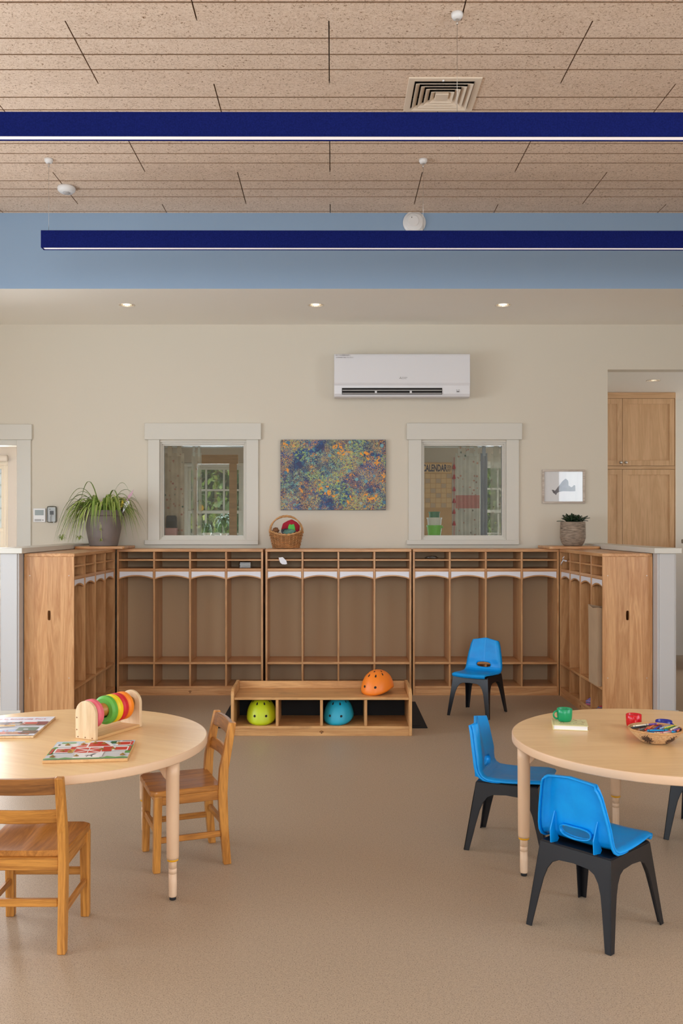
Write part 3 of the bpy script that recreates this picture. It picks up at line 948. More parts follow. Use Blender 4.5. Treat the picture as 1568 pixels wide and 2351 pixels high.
# helmets
def helmet(loc, rz, mat, label, s=1.0, hs=1.0):
    r = thing('helmet', label, 'helmet', loc, rz, 'child helmets by the bench')
    W, L, H = .1 * s, .125 * s, .172 * s * hs          # half width, half length, height; front = -y
    nu, nv = 40, 16
    vs = []; fs = []
    def rimz(a):           # lower at the front, cut up at the sides, low at the back
        f = -math.sin(a)   # 1 front, -1 back
        return .0 + .036 * max(0, 1 - abs(f)) ** 1.0 + .028 * max(0.0, -f) ** .7
    for j in range(nv + 1):
        ph = (PI / 2) * j / nv
        for i in range(nu):
            a = 2 * PI * i / nu
            cr = math.cos(ph) ** .82
            z0 = rimz(a) * s
            z = z0 + (H - z0) * math.sin(ph) ** 1.02
            k = 1.0 + .03 * math.cos(ph * 2)
            x = W * cr * k * math.copysign(abs(math.cos(a)) ** .92, math.cos(a))
            y = L * cr * k * math.copysign(abs(math.sin(a)) ** .92, math.sin(a))
            if j == 0: x *= .985; y *= .985
            vs.append((x, y, z))
    for j in range(nv):
        for i in range(nu):
            i2 = (i + 1) % nu
            fs.append((j * nu + i, j * nu + i2, (j + 1) * nu + i2, (j + 1) * nu + i))
    o = MB().add(vs, fs, True).build('shell', mat, r)
    md = o.modifiers.new('thickness', 'SOLIDIFY'); md.thickness = .012; md.offset = -1
    # vents: tear-shaped dark openings placed on the shell surface
    def surf(a, ph):
        cr = math.cos(ph) ** .82; k = 1.0 + .03 * math.cos(ph * 2); z0 = rimz(a) * s
        return Vector((W * cr * k * math.copysign(abs(math.cos(a)) ** .92, math.cos(a)), L * cr * k * math.copysign(abs(math.sin(a)) ** .92, math.sin(a)), z0 + (H - z0) * math.sin(ph) ** 1.02))
    def vent(a, ph, w, l, tear):
        p = surf(a, ph); e = .01
        ta = (surf(a + e, ph) - surf(a - e, ph)).normalized(); tp = (surf(a, min(ph + e, 1.57)) - surf(a, ph - e)).normalized()
        n = ta.cross(tp).normalized()
        if n.dot(p - Vector((0, 0, H * .4))) < 0: n = -n
        b = MB(); pts = []
        for k in range(14):
            q = 2 * PI * k / 14
            u, v_ = math.cos(q), math.sin(q)
            sh = w * (1 - tear * .55 * (v_ + 1) / 2)
            pts.append(p + ta * (u * sh) + tp * (v_ * l))
        # ring lip then recessed floor
        m_ = len(pts)
        vs = [q + n * .0012 for q in pts] + [p + (q - p) * .82 - n * .0012 + n * .0022 for q in pts]
        b.add(vs, [(k, (k + 1) % m_, m_ + (k + 1) % m_, m_ + k) for k in range(m_)] + [tuple(range(m_, 2 * m_))])
        b.build('vent', 'dark_void', r)
    F = -PI / 2
    for da in (-.38, .38):
        vent(F + da, .36, .0085 * s, .0085 * s, 0)
        vent(F + da * .92, .93, .0075 * s, .012 * s, 1)
        vent(F + da * 2.9, 1.0, .0065 * s, .012 * s, 1)
    for da in (-1.25, 0, 1.25, 2.2, -2.2): vent(F + da, 1.26, .006 * s, .009 * s, .8)
    # strap adjuster at the back
    MB().lathe([(.0, -.012), (.015, -.011), (.018, -.002), (.012, .006), (0, .007)], 16, (0, L * .95, .035), axis='y').build('fit_dial', 'black_rubber', r)
    MB().tube([(-W * .8, L * .45, .05), (-W * .5, L * .8, .035), (0, L * .93, .032), (W * .5, L * .8, .035), (W * .8, L * .45, .05)], .006, 6).build('head_band', 'black_rubber', r)
    return r
helmet((BX + cells[0] + .034, BY + .15, .0665), .0, 'helmet_lime', 'lime green child helmet in the leftmost cubby of the low bench')
helmet((BX + cells[2] - .032, BY + .15, .0665), -.2, 'helmet_blue', 'turquoise child helmet in the third cubby of the low bench')
helmet((.314, BY + .19, .2595), -.5, 'helmet_orange', 'orange child helmet resting on top of the low bench', 1.03, .9)

# ================================================================== BLUE PLASTIC CHAIRS
def make_blue_chair():
    r = thing('plastic_chair', '', 'chair')
    # --- shell: grid swept over seat and back; +y is the front
    prof = [(.160, .298), (.168, .309), (.160, .3185), (.14, .321), (.10, .3185), (.05, .315), (0, .313), (-.05, .313), (-.085, .316), (-.108, .326), (-.122, .343),
            (-.129, .367), (-.134, .398), (-.140, .432), (-.146, .466), (-.152, .502), (-.158, .535), (-.162, .556)]
    hw = [.128, .130, .132, .134, .138, .141, .143, .144, .144, .144, .143, .141, .137, .131, .124, .116, .108, .102]
    # refine
    def interp(tab, u):
        i = min(int(u), len(tab) - 2); f = u - i
        a, b = tab[i], tab[i + 1]
        return tuple(p + (q - p) * f for p, q in zip(a, b)) if isinstance(a, tuple) else a + (b - a) * f
    nv, nu = 68, 36
    grid = []
    for j in range(nv + 1):
        u = (len(prof) - 1) * j / nv
        (py, pz), w = interp(prof, u), interp(hw, u)
        row = []
        back = min(1, max(0, (u - 8.0) / 4.0))
        top = max(0, (u - 15.0) / 2.0)
        seatf = 1 - back
        for i in range(nu + 1):
            s = -1 + 2 * i / nu
            x = s * w
            # seat dished towards the middle, rolled at the sides; back folded along its centre line
            y, z = py, pz
            z += seatf * (-.006 * (1 - s * s) - .010 * max(0, (abs(s) - .86) / .14) ** 1.5 * (1 if u > 1.5 else 0))
            y += back * (  .024 * abs(s) + .020 * max(0, (abs(s) - .82) / .18) ** 2 * -1.2)
            z -= top * (.017 * abs(s) + .006 * max(0, (abs(s) - .9) / .1) ** 2)
            row.append(Vector((x, y, z)))
        grid.append(row)
    # hand opening in the lower back
    hc = Vector((0, 0, .356)); ha, hb = .06, .0205
    vs = [p for row in grid for p in row]; W_ = nu + 1
    def inside(p): return p.y < -.1 and (abs((p.x) / ha) ** 2.6 + abs((p.z - hc.z) / hb) ** 2.6) < 1
    fs = []
    for j in range(nv):
        for i in range(nu):
            q = (j * W_ + i, j * W_ + i + 1, (j + 1) * W_ + i + 1, (j + 1) * W_ + i)
            c = sum((vs[k] for k in q), Vector()) / 4
            if inside(c): continue
            fs.append(q)
    # snap the opening's border to the outline
    cnt = {}
    for f in fs:
        for k in range(4):
            e = tuple(sorted((f[k], f[(k + 1) % 4]))); cnt[e] = cnt.get(e, 0) + 1
    border = {k for e, n in cnt.items() if n == 1 for k in e}
    for k in border:
        p = vs[k]
        if p.y < -.1 and abs(p.x) < .09 and .32 < p.z < .40:
            rr = (abs(p.x / ha) ** 2.6 + abs((p.z - hc.z) / hb) ** 2.6) ** (1 / 2.6)
            p.x /= rr; p.z = hc.z + (p.z - hc.z) / rr
    used = sorted({k for f in fs for k in f}); mp = {k: n for n, k in enumerate(used)}
    o = MB().add([vs[k] for k in used], [tuple(mp[k] for k in f) for f in fs], True).build('seat_shell', 'blue_plastic', r)
    md = o.modifiers.new('thickness', 'SOLIDIFY'); md.thickness = .0055; md.offset = -1
    o.data.set_sharp_from_angle(angle=.7)
    # rolled flange round the back of the shell
    fl = []
    for j in range(26, nv + 1, 2): fl.append(grid[j][0])
    for i in range(2, nu - 1, 2): fl.append(grid[nv][i])
    for j in range(nv, 25, -2): fl.append(grid[j][nu])
    b = MB(); n = len(fl)
    vv = []
    for k, p in enumerate(fl):
        vv += [p, p + Vector((0, -.014, -.002))]
    q = [(2 * k, 2 * k + 1, 2 * k + 3, 2 * k + 2) for k in range(n - 1)]
    fo = b.add(vv, q, True).build('flange', 'blue_plastic', r, fix=False)
    md = fo.modifiers.new('thickness', 'SOLIDIFY'); md.thickness = .004; md.offset = 0
    # lip of the hand opening and the two gussets behind the back
    lp = []
    for k in range(28):
        a = 2 * PI * k / 28
        cx = ha * 1.02 * math.copysign(abs(math.cos(a)) ** .77, math.cos(a)); cz = hb * 1.05 * math.copysign(abs(math.sin(a)) ** .77, math.sin(a))
        zz = hc.z + cz
        yy = -.1265 - (zz - .356) * .18 + .024 * abs(cx) / .14
        lp.append((cx, yy, zz))
    b = MB(); n = len(lp); vv = []
    for p in lp: vv += [Vector(p), Vector(p) + Vector((0, -.016, 0))]
    b.add(vv, [(2 * k, 2 * k + 1, 2 * ((k + 1) % n) + 1, 2 * ((k + 1) % n)) for k in range(n)], True)
    lo = b.build('opening_rim', 'blue_plastic', r, fix=False)
    md = lo.modifiers.new('thickness', 'SOLIDIFY'); md.thickness = .004; md.offset = 0
    for s in (-1, 1):
        MB().prism([(-.126, .412), (-.154, .35), (-.15, .305), (-.11, .3), (-.1, .31), (-.122, .345)], s * .085 - .002, s * .085 + .002, 'yz').build('gusset', 'blue_plastic', r)
    # --- leg frame: four L-shaped legs, each with half of its two aprons
    zt = .295; tx, ty = .140, .135; bx, by = .168, .182
    def corner(z):
        k = 1 - z / zt
        return tx + (bx - tx) * k, ty + (by - ty) * k
    for sx in (-1, 1):
        for sy in (-1, 1):
            b = MB(); 
            prof2 = []
            for z, w in ((0, .024), (.06, .029), (.12, .034), (.175, .040), (.21, .049), (.235, .064), (.248, .088), (.252, None)):
                prof2.append((z, w))
            for axis in (0, 1):
                outer = []; inn = []
                for z, w in prof2:
                    cx, cy = corner(z)
                    ww = (cx if axis == 0 else cy) if w is None else w
                    if axis == 0: o1, i1 = (cx, cy, z), (cx - ww, cy, z)
                    else: o1, i1 = (cx, cy, z), (cx, cy - ww, z)
                    outer.append(o1); inn.append(i1)
                cx, cy = corner(zt)
                outer.append((cx, cy, zt)); inn.append((0, cy, zt) if axis == 0 else (cx, 0, zt))
                th = .005
                d = Vector((0, -th, 0)) if axis == 0 else Vector((-th, 0, 0))
                m_ = len(outer)
                P = [Vector(p) for p in outer] + [Vector(p) for p in inn]
                P = P + [p + d for p in P]
                F_ = []
                for k in range(m_ - 1):
                    F_ += [(k, k + 1, m_ + k + 1, m_ + k), (2 * m_ + k, 3 * m_ + k, 3 * m_ + k + 1, 2 * m_ + k + 1),
                           (k, 2 * m_ + k, 2 * m_ + k + 1, k + 1), (m_ + k, m_ + k + 1, 3 * m_ + k + 1, 3 * m_ + k)]
                F_ += [(0, m_, 3 * m_, 2 * m_), (m_ - 1, 3 * m_ - 1, 4 * m_ - 1, 2 * m_ - 1)]
                P = [Vector((p.x * sx, p.y * sy, p.z)) for p in P]
                b.add(P, F_)
            b.build('leg', 'black_plastic', r, bevel=.0018, keep=lambda e: all(abs(v.co.x) > .002 and abs(v.co.y) > .002 for v in e.verts))
    MB().box(-tx + .002, tx - .002, -ty + .002, ty - .002, .286, .3005).build('seat_support', 'black_plastic', r, bevel=.003)
    return r
bc = make_blue_chair()
def heading(fx, fy): return math.atan2(fy, fx) - PI / 2
BG = 'blue plastic chairs'
place(bc, (.937, 3.2675, 0), heading(.262, .246), 'blue plastic chair nearest the camera, its back turned to us', BG)
place(copy_tree(bc), (.807, 4.10, 0), heading(.3185, -.13), 'blue plastic chair seen from the side behind the right table leg', BG)
place(copy_tree(bc), (1.098, 6.931, 0), heading(-.201, -.317), 'blue plastic chair standing alone in front of the back lockers', BG)
place(copy_tree(bc), (1.74, 4.208, 0), heading(-.55, -.83), 'chair at the right edge of which one black leg shows under the table', BG)

# ================================================================== OAK CHAIRS
def make_oak_chair():
    r = thing('wooden_chair', '', 'chair')
    wx, fy, ry = .136, .146, -.146       # leg centres; +y is the front
    # seat: scooped board with rounded front corners
    nx_, ny_ = 20, 16; x0 = .155; y0, y1 = -.128, .172
    vs = []; fs = []
    def edge(j):
        v = y0 + (y1 - y0) * j / ny_
        w = .142 + .013 * (j / ny_)
        d = max(0, v - (y1 - .03))
        if d > 0: w -= .03 - math.sqrt(max(0, .03 ** 2 - d ** 2))
        return v, w
    for zz, sgn in ((.335, 1), (.312, 0)):
        for j in range(ny_ + 1):
            v, w = edge(j)
            for i in range(nx_ + 1):
                s = -1 + 2 * i / nx_
                dip = -.009 * (1 - s ** 2) ** 1.2 * max(0, 1 - ((v + .02) / .13) ** 2) + (.004 * (1 - min(1, abs(s) * 5)) * (j / ny_))
                vs.append((s * w, v, zz + (dip if sgn else 0)))
    W_ = nx_ + 1; T = W_ * (ny_ + 1)
    for j in range(ny_):
        for i in range(nx_):
            a = j * W_ + i
            fs += [(a, a + 1, a + W_ + 1, a + W_), (T + a, T + a + W_, T + a + W_ + 1, T + a + 1)]
    for j in range(ny_):
        a = j * W_; fs += [(a, a + W_, T + a + W_, T + a), (a + nx_, T + a + nx_, T + a + W_ + nx_, a + W_ + nx_)]
    for i in range(nx_):
        fs += [(i, T + i, T + i + 1, i + 1), (ny_ * W_ + i, ny_ * W_ + i + 1, T + ny_ * W_ + i + 1, T + ny_ * W_ + i)]
    MB().add(vs, fs).build('seat', 'oak_y', r, bevel=.003, angle=.6)
    for s in (-1, 1):
        MB().bar((s * wx, fy, 0.0), (s * wx, fy - .006, .314), .03, .03, .034, .034, up=(0, 1, 0)).build('leg', 'oak_z', r, bevel=.004, seg=2)
        # bent back post
        pts = [(-.150, 0, .032), (-.136, .16, .036), (-.130, .30, .040), (-.136, .40, .038), (-.156, .50, .034), (-.174, .592, .028)]
        vv = []; ff = []
        for (y, z, d) in pts:
            xx = s * (wx + .002 - .004 * z)
            vv += [(xx - .014, y - d / 2, z), (xx + .014, y - d / 2, z), (xx + .014, y + d / 2, z), (xx - .014, y + d / 2, z)]
        for k in range(len(pts) - 1):
            o_ = 4 * k
            for q in range(4): ff.append((o_ + q, o_ + (q + 1) % 4, o_ + 4 + (q + 1) % 4, o_ + 4 + q))
        ff += [(3, 2, 1, 0), tuple(4 * (len(pts) - 1) + q for q in range(4))]
        MB().add(vv, ff).build('back_post', 'oak_z', r, bevel=.004, seg=2)
        MB().bar((s * wx, fy - .016, .13), (s * wx, ry + .018, .13), .016, .024).build('side_stretcher', 'oak_y', r, bevel=.003)
        MB().bar((s * (wx - .002), fy - .02, .293), (s * (wx - .002), ry + .03, .293), .018, .04).build('side_apron', 'oak_y', r, bevel=.002)
    MB().bar((-wx + .014, ry + .006, .165), (wx - .014, ry + .006, .165), .018, .026).build('back_stretcher', 'oak_x', r, bevel=.003)
    MB().bar((-wx + .014, fy - .002, .165), (wx - .014, fy - .002, .165), .018, .026).build('front_stretcher', 'oak_x', r, bevel=.003)
    MB().bar((-wx + .014, ry + .014, .292), (wx - .014, ry + .014, .292), .02, .042).build('back_apron', 'oak_x', r, bevel=.002)
    MB().bar((-wx + .014, fy - .008, .292), (wx - .014, fy - .008, .292), .018, .038).build('front_apron', 'oak_x', r, bevel=.002)
    def curved(za, zb, ya, yb, thick, name, m):
        n = 12; vv = []; ff = []
        for i in range(n + 1):
            u = -1 + 2 * i / n; x = u * (wx - .008)
            cv = -.014 * (1 - u * u)
            vv += [(x, ya + cv - thick / 2, za), (x, ya + cv + thick / 2, za), (x, yb + cv + thick / 2, zb), (x, yb + cv - thick / 2, zb)]
        for i in range(n):
            for q in range(4): ff.append((4 * i + q, 4 * i + (q + 1) % 4, 4 * i + 4 + (q + 1) % 4, 4 * i + 4 + q))
        ff += [(3, 2, 1, 0), (4 * n, 4 * n + 1, 4 * n + 2, 4 * n + 3)]
        MB().add(vv, ff).build(name, m, r, bevel=.003, angle=.6)
    curved(.532, .588, -.160, -.170, .018, 'top_rail', 'oak_dark')
    curved(.432, .478, -.141, -.150, .014, 'back_slat', 'oak_x')
    return r
oc = make_oak_chair()
OG = 'oak classroom chairs'
place(oc, (-1.036, 3.193, 0), 0, 'oak ladder back chair at the left edge, its back turned to us', OG)
place(copy_tree(oc), (-.632, 3.927, 0), heading(-.272, -.103), 'oak chair with worn seat pulled up at the right of the left table', OG)

# ================================================================== ROUND TABLES
TZ = 0.556; TR = 0.602
def make_table():
    r = thing('round_table', '', 'table')
    MB().lathe([(0, -.031), (TR - .004, -.031), (TR - .004, -.0008), (TR - .0045, 0), (0, 0)], 96, (0, 0, TZ), smooth=False).build('tabletop', 'maple_top', r)
    MB().lathe([(TR - .0042, -.0315), (TR - .001, -.0315), (TR, -.028), (TR, -.004), (TR - .001, -.0012), (TR - .0042, .0002)], 96, (0, 0, TZ), cap=False).build('edge_band', 'edge_band', r)
    lr = .567
    for k in range(4):
        a = PI / 2 * k
        cx, cy = lr * math.cos(a), lr * math.sin(a)
        lg = MB().lathe([(.014, .155), (.0225, .156), (.0235, .165), (.0245, .30), (.0255, .47), (.0262, .474), (.0262, .523), (.0, .524)], 28, (cx, cy, 0)).build('leg', 'leg_plastic', r)
        MB().lathe([(.014, .012), (.0155, .016), (.0158, .06), (.0158, .098), (.0145, .0985), (.0145, .1005), (.0158, .101), (.0158, .118), (.0145, .1185), (.0145, .1205), (.0158, .121), (.0158, .15), (.014, .155)], 24, (cx, cy, 0)).build('leg_insert', 'leg_insert_wood', lg)
        MB().lathe([(.017, .147), (.0215, .149), (.0222, .155), (.0215, .161), (.017, .163)], 24, (cx, cy, 0)).build('height_ring', 'yellow_ring', lg)
        MB().lathe([(.011, 0), (.0125, .002), (.0125, .012), (0, .012)], 20, (cx, cy, 0)).build('foot', 'black_rubber', lg)
        # curved bracket running inward under the top
        p = [(.0, .524), (.0, .455), (-.014, .466), (-.03, .488), (-.055, .502), (-.11, .509), (-.17, .511), (-.17, .524)]
        s0 = MB().prism([(u, z) for u, z in p], -.02, .02, 'xz')
        s0.xf(Matrix.Translation((cx, cy, 0)) @ Matrix.Rotation(a, 4, 'Z') @ Matrix.Translation((-.018, 0, 0)))
        s0.build('bracket', 'leg_plastic', lg, bevel=.004)
    return r
tb = make_table()
TLc = (-1.1165, 3.73); TRc = (1.345, 3.734)
a = math.atan2(-.249, .5105)
place(tb, (TLc[0], TLc[1], 0), a, 'round maple table at left with the stacking ring toy', 'round tables')
a = math.atan2(3.72 - TRc[1], .767 - TRc[0])
place(copy_tree(tb), (TRc[0], TRc[1], 0), a, 'round maple table at right with cups and crayons', 'round tables')

# ================================================================== THINGS ON THE LEFT TABLE
def table_pt(px, py, z=TZ): return XY(px, py, z)
# stacking ring toy
A0 = Vector((-1.052, 3.718)); A1 = Vector((-.947, 3.688)); A2 = Vector((-.814, 3.952))
d = (A2 - A1); rz = math.atan2(d.y, d.x) - PI / 2
mid = (A0 + A1) / 2
toy = thing('ring_toy', 'wooden toy rack with five coloured rings on a dowel', 'toy', (mid.x, mid.y, TZ + .0005), rz)
hw_ = .053; th = .016; Lh = .296; TH = .155
def arch_end(hw, H):
    pts = [(-hw, 0), (hw, 0), (hw, H - hw)]
    for k in range(1, 16): pts.append((hw * math.cos(PI * k / 16), H - hw + hw * math.sin(PI * k / 16)))
    return pts + [(-hw, H - hw)]
for yy in (0, Lh - th):
    e = MB().prism(arch_end(hw_, TH), yy, yy + th).build('end_panel', 'toy_wood', toy, bevel=.002)
    for (a_, b_) in ((-.044, .085), (-.044, .036), (-.038, .008), (0, .008), (.036, .008)):
        MB().lathe([(.0028, -.0006), (.0028, .0006), (0, .0006)], 10, (a_, yy - .0003 if yy == 0 else yy + th + .0003, b_), axis='y').build('peg', 'oak_dark', e)
MB().box(-hw_, hw_, th, Lh - th, 0, .012).build('base_board', 'toy_wood_y', toy, bevel=.0015)
zc = TH - hw_ + .0
MB().lathe([(.027, th), (.027, Lh - th)], 32, (0, 0, zc), axis='y').build('dowel', 'dowel_wood', toy)
def toy_ring(y0, w, mat):
    R, ri = .059, .031
    p = [(ri, y0), (R - .01, y0), (R, y0 + .008), (R, y0 + w - .008), (R - .01, y0 + w), (ri, y0 + w), (ri, y0)]
    MB().lathe(p, 40, (0, 0, zc - .004), axis='y', cap=False).build('ring', mat, toy, angle=.5)
for y0, m_ in ((.022, 'ring_pink'), (.108, 'ring_green'), (.142, 'ring_yellow'), (.176, 'ring_red'), (.21, 'ring_orange')):
    toy_ring(y0, .032, m_)

# flat prints: coloured patches laid on a board as thin printed pieces
PALETTE = {}
def pm(c):
    k = 'print_%02x%02x%02x' % c
    if k not in MATS: plain(k, c, .45)
    return k
def patches(parent, z, w, d, items, name='printed_picture'):
    """items: (rgb, polygon in 0..1); a flat print, each layer a hair above the last"""
    b = MB(); mats = []
    for n, (c, poly) in enumerate(items):
        k = pm(c)
        if k not in mats: mats.append(k)
        b.mat(mats.index(k))
        zz = z + .0003 + .00006 * n
        b.add([((u - .5) * w, (v - .5) * d, zz) for u, v in poly], [tuple(range(len(poly)))])
    return b.build(name, mats, parent, fix=False)
def R4(a, b_, c, d_): return [(a, b_), (c, b_), (c, d_), (a, d_)]
def stroke(p, q, w):
    (a, b_), (c, d_) = p, q; L = math.hypot(c - a, d_ - b_); nx_, ny_ = -(d_ - b_) / L * w / 2, (c - a) / L * w / 2
    return [(a + nx_, b_ + ny_), (a - nx_, b_ - ny_), (c - nx_, d_ - ny_), (c + nx_, d_ + ny_)]

# farm latch board
P0 = Vector(table_pt(98, 1754)); P1 = Vector(table_pt(293, 1748)); P2 = Vector(table_pt(312, 1706)); P3 = Vector(table_pt(130, 1710))
cen = (P0 + P1 + P2 + P3) / 4
pw_, pd_ = ((P1 - P0).length + (P2 - P3).length) / 2, ((P3 - P0).length + (P2 - P1).length) / 2
ux = ((P1 - P0) + (P2 - P3)); rz = math.atan2(ux.y, ux.x)
pz = thing('latch_board', 'flat wooden latch board printed with a red farm barn', 'puzzle', (cen.x, cen.y, TZ + .0005), rz)
MB().box(-pw_ / 2, pw_ / 2, -pd_ / 2, pd_ / 2, 0, .0115).build('board', 'toy_wood_y', pz, bevel=.002)
RED, WHT, GRN, DGR, GRY, SKY_, PNK, BRN = (196, 44, 34), (232, 230, 228), (84, 150, 62), (34, 92, 58), (204, 204, 206), (190, 212, 226), (214, 110, 100), (84, 62, 44)
it = [(GRY, R4(.005, .005, .995, .995)), (SKY_, R4(.005, .72, .995, .995)), (GRN, [(.005, .25), (.07, .3), (.07, .8), (.005, .6)]), (GRN, R4(.93, .28, .995, .75)),
      ((120, 170, 110), R4(.08, .84, .26, .94)), (DGR, [(.66, .8), (.7, .95), (.8, .97), (.84, .82)]), (BRN, [(.8, .84), (.84, .97), (.95, .97), (.985, .86)]), ((238, 206, 110), R4(.36, .9, .44, .98)),
      (WHT, R4(.02, .68, .30, .86)), ((60, 60, 64), R4(.05, .76, .08, .83)),
      (WHT, [(.22, .6), (.36, .84), (.47, .97), (.6, .97), (.7, .86), (.78, .6)]), (PNK, [(.26, .64), (.38, .82), (.42, .82), (.42, .64)]), (RED, [(.44, .66), (.44, .88), (.5, .93), (.58, .93), (.62, .88), (.72, .68)]),
      (WHT, R4(.30, .30, .64, .62)), (RED, R4(.31, .33, .47, .60)), (RED, R4(.48, .33, .63, .60)), (WHT, stroke((.31, .34), (.63, .59), .025)), (WHT, stroke((.31, .59), (.63, .34), .025)),
      (RED, R4(.64, .38, .76, .64)), (WHT, R4(.76, .40, .97, .64)), (RED, R4(.79, .44, .94, .6)), (WHT, R4(.77, .68, .985, .92)), (RED, R4(.80, .72, .95, .88)), (RED, R4(.955, .70, .985, .92)), (RED, R4(.955, .40, .985, .64)),
      (WHT, R4(.06, .34, .26, .60)), (PNK, R4(.08, .37, .17, .56)), (RED, R4(.17, .37, .24, .56)), (RED, R4(.02, .30, .05, .56)), (RED, R4(.24, .5, .3, .66)),
      ((214, 168, 70), R4(.24, .34, .3, .52)), (WHT, R4(.34, .04, .66, .28)), (WHT, R4(.63, .08, .68, .36)),
      ((96, 92, 96), [(.49, .10), (.50, .18), (.47, .16), (.48, .2), (.53, .2), (.56, .26), (.6, .27), (.585, .22), (.56, .18), (.57, .1), (.555, .1), (.54, .16), (.51, .16), (.505, .1)]),
      ((110, 160, 90), [(.005, .005), (.995, .005), (.995, .05), (.93, .10), (.85, .06), (.74, .12), (.7, .05), (.35, .05), (.25, .10), (.18, .05), (.1, .10), (.005, .06)])]
patches(pz, .0115, pw_, pd_, it)
LATCH = 'brass_latch'
plain(LATCH, (176, 136, 70), .35, metal=.7)
for (u, v_) in ((.17, .78), (.36, .80), (.50, .86), (.62, .80), (.80, .80), (.16, .45), (.25, .42), (.63, .48), (.77, .50), (.09, .16), (.37, .16), (.92, .18)):
    x, y = (u - .5) * pw_, (v_ - .5) * pd_
    MB().box(x - .009, x + .009, y - .007, y + .007, .0125, .0145).box(x - .0035, x + .0035, y - .009, y + .009, .0145, .0175).build('latch', LATCH, pz, bevel=.0005)

# harbour picture book / board at the left edge
bx0, bx1 = -1.56, -1.235
ctr = (-1.395, 3.905)
bk = thing('picture_board', 'flat picture board of a harbour lying at the left edge of the table', 'puzzle', (ctr[0], ctr[1], TZ + .0005), .06)
w_, d_ = .335, .375
MB().box(-w_ / 2, w_ / 2, -d_ / 2, d_ / 2, 0, .0095).build('board', 'toy_wood', bk, bevel=.0015)
it = [((232, 234, 244), R4(.005, .0, .995, .995)), ((150, 180, 220), R4(.0, .06, .7, .40)), ((196, 200, 208), [(.3, .30), (.99, .62), (.99, .5), (.62, .3)]),
      ((90, 88, 92), [(.0, .36), (.45, .36), (.72, .47), (.0, .47)]), ((150, 120, 100), R4(.05, .52, .99, .66)), ((206, 70, 50), R4(.68, .60, .86, .70)), ((222, 170, 60), R4(.42, .48, .62, .55)),
      ((120, 150, 190), R4(.0, .55, .3, .66)), ((90, 80, 84), R4(.35, .62, .66, .70)), ((200, 190, 180), R4(.52, .56, .66, .63)), ((184, 120, 70), R4(.42, .06, .92, .20)), ((210, 90, 60), R4(.55, .10, .62, .18)),
      ((120, 90, 70), R4(.8, .1, .99, .25)), ((60, 56, 60), R4(.0, .0, .99, .02)), ((140, 60, 60), R4(.86, .56, .99, .72)), ((110, 130, 110), R4(.7, .25, .95, .42)), ((220, 220, 225), R4(.78, .3, .84, .34)),
      ((70, 96, 140), R4(.08, .5, .2, .56)), ((190, 60, 80), R4(.22, .5, .3, .56)), ((230, 228, 226), R4(.55, .02, .9, .06))]
for k in range(40):
    u, v_ = random.uniform(.35, .95), random.choice((random.uniform(.05, .22), random.uniform(.5, .72)))
    c = random.choice(((210, 120, 70), (120, 70, 60), (230, 224, 214), (90, 110, 150), (200, 80, 60), (150, 140, 120)))
    it.append((c, R4(u, v_, u + random.uniform(.01, .04), v_ + random.uniform(.01, .035))))
patches(bk, .0095, w_, d_, it)
text_mesh('A Day in Smithville Port', .026, pm((196, 40, 60)), bk, (.01, d_ * .36, .0112), (0, 0, 0), extrude=.0001)

# ================================================================== THINGS ON THE RIGHT TABLE
yb = thing('board_book', 'small pale yellow hardback book under the green mug', 'book', (1.02, 3.935, TZ + .0005), -.2)
w_, d_ = .145, .135
MB().box(-w_ / 2 + .004, w_ / 2 - .003, -d_ / 2 + .003, d_ / 2 - .003, .002, .018).build('pages', 'paper_white', yb)
b = MB().box(-w_ / 2, w_ / 2, -d_ / 2, d_ / 2, 0, .002).box(-w_ / 2, w_ / 2, -d_ / 2, d_ / 2, .018, .02).box(-w_ / 2, -w_ / 2 + .003, -d_ / 2, d_ / 2, .002, .018)
b.build('cover', 'paper_cream', yb)
it = [((214, 206, 150), R4(.0, .0, .05, 1))]
for k in range(26):
    u, v_ = random.uniform(.08, .92), random.uniform(.36, .92)
    c = random.choice(((120, 90, 60), (170, 120, 90), (90, 100, 70), (190, 110, 90), (110, 100, 90)))
    it.append((c, stroke((u, v_), (u + random.uniform(-.05, .05), v_ + random.uniform(.015, .06)), random.uniform(.012, .03))))
patches(yb, .02, w_, d_, it)
text_mesh('NURSERY RHYMES', .0125, pm((120, 116, 80)), yb, (.005, -d_ * .27, .0212), (0, 0, 0), extrude=.0001)

def mug(name, loc, rz, R, H, mat, label, handle=True):
    r = thing(name, label, 'cup', loc, rz, 'plastic cups on the right table')
    w = .0025
    MB().lathe([(0, 0), (R * .7, 0), (R * .84, .003), (R * .94, .011), (R * .985, .022), (R, H * .6), (R, H - .001), (R - w * .5, H), (R - w, H - .001), (R - w, H * .5), (R * .86, .016), (R * .7, .006), (0, .005)], 36).build('body', mat, r)
    if handle:
        p = []
        for k in range(13):
            a_ = -PI / 2 + PI * k / 12
            p.append((-(R - .004 + .021 * math.cos(a_) ** .8 if math.cos(a_) > 0 else R - .004), 0, H * .52 + H * .31 * math.sin(a_)))
        MB().tube(p, .0038, 8).build('handle', mat, r)
    return r
mug('mug', (1.003, 3.955, TZ + .0212), .12, .0325, .055, 'mug_green', 'green plastic mug standing on the yellow book')
mug('mug', (1.292, 3.925, TZ + .0005), 1.4, .0325, .057, 'mug_red', 'red plastic mug behind the crayon basket')
mug('mug', (1.392, 3.845, TZ + .0005), 2.2, .034, .047, 'mug_blue', 'dark blue plastic cup partly hidden behind the crayon basket')

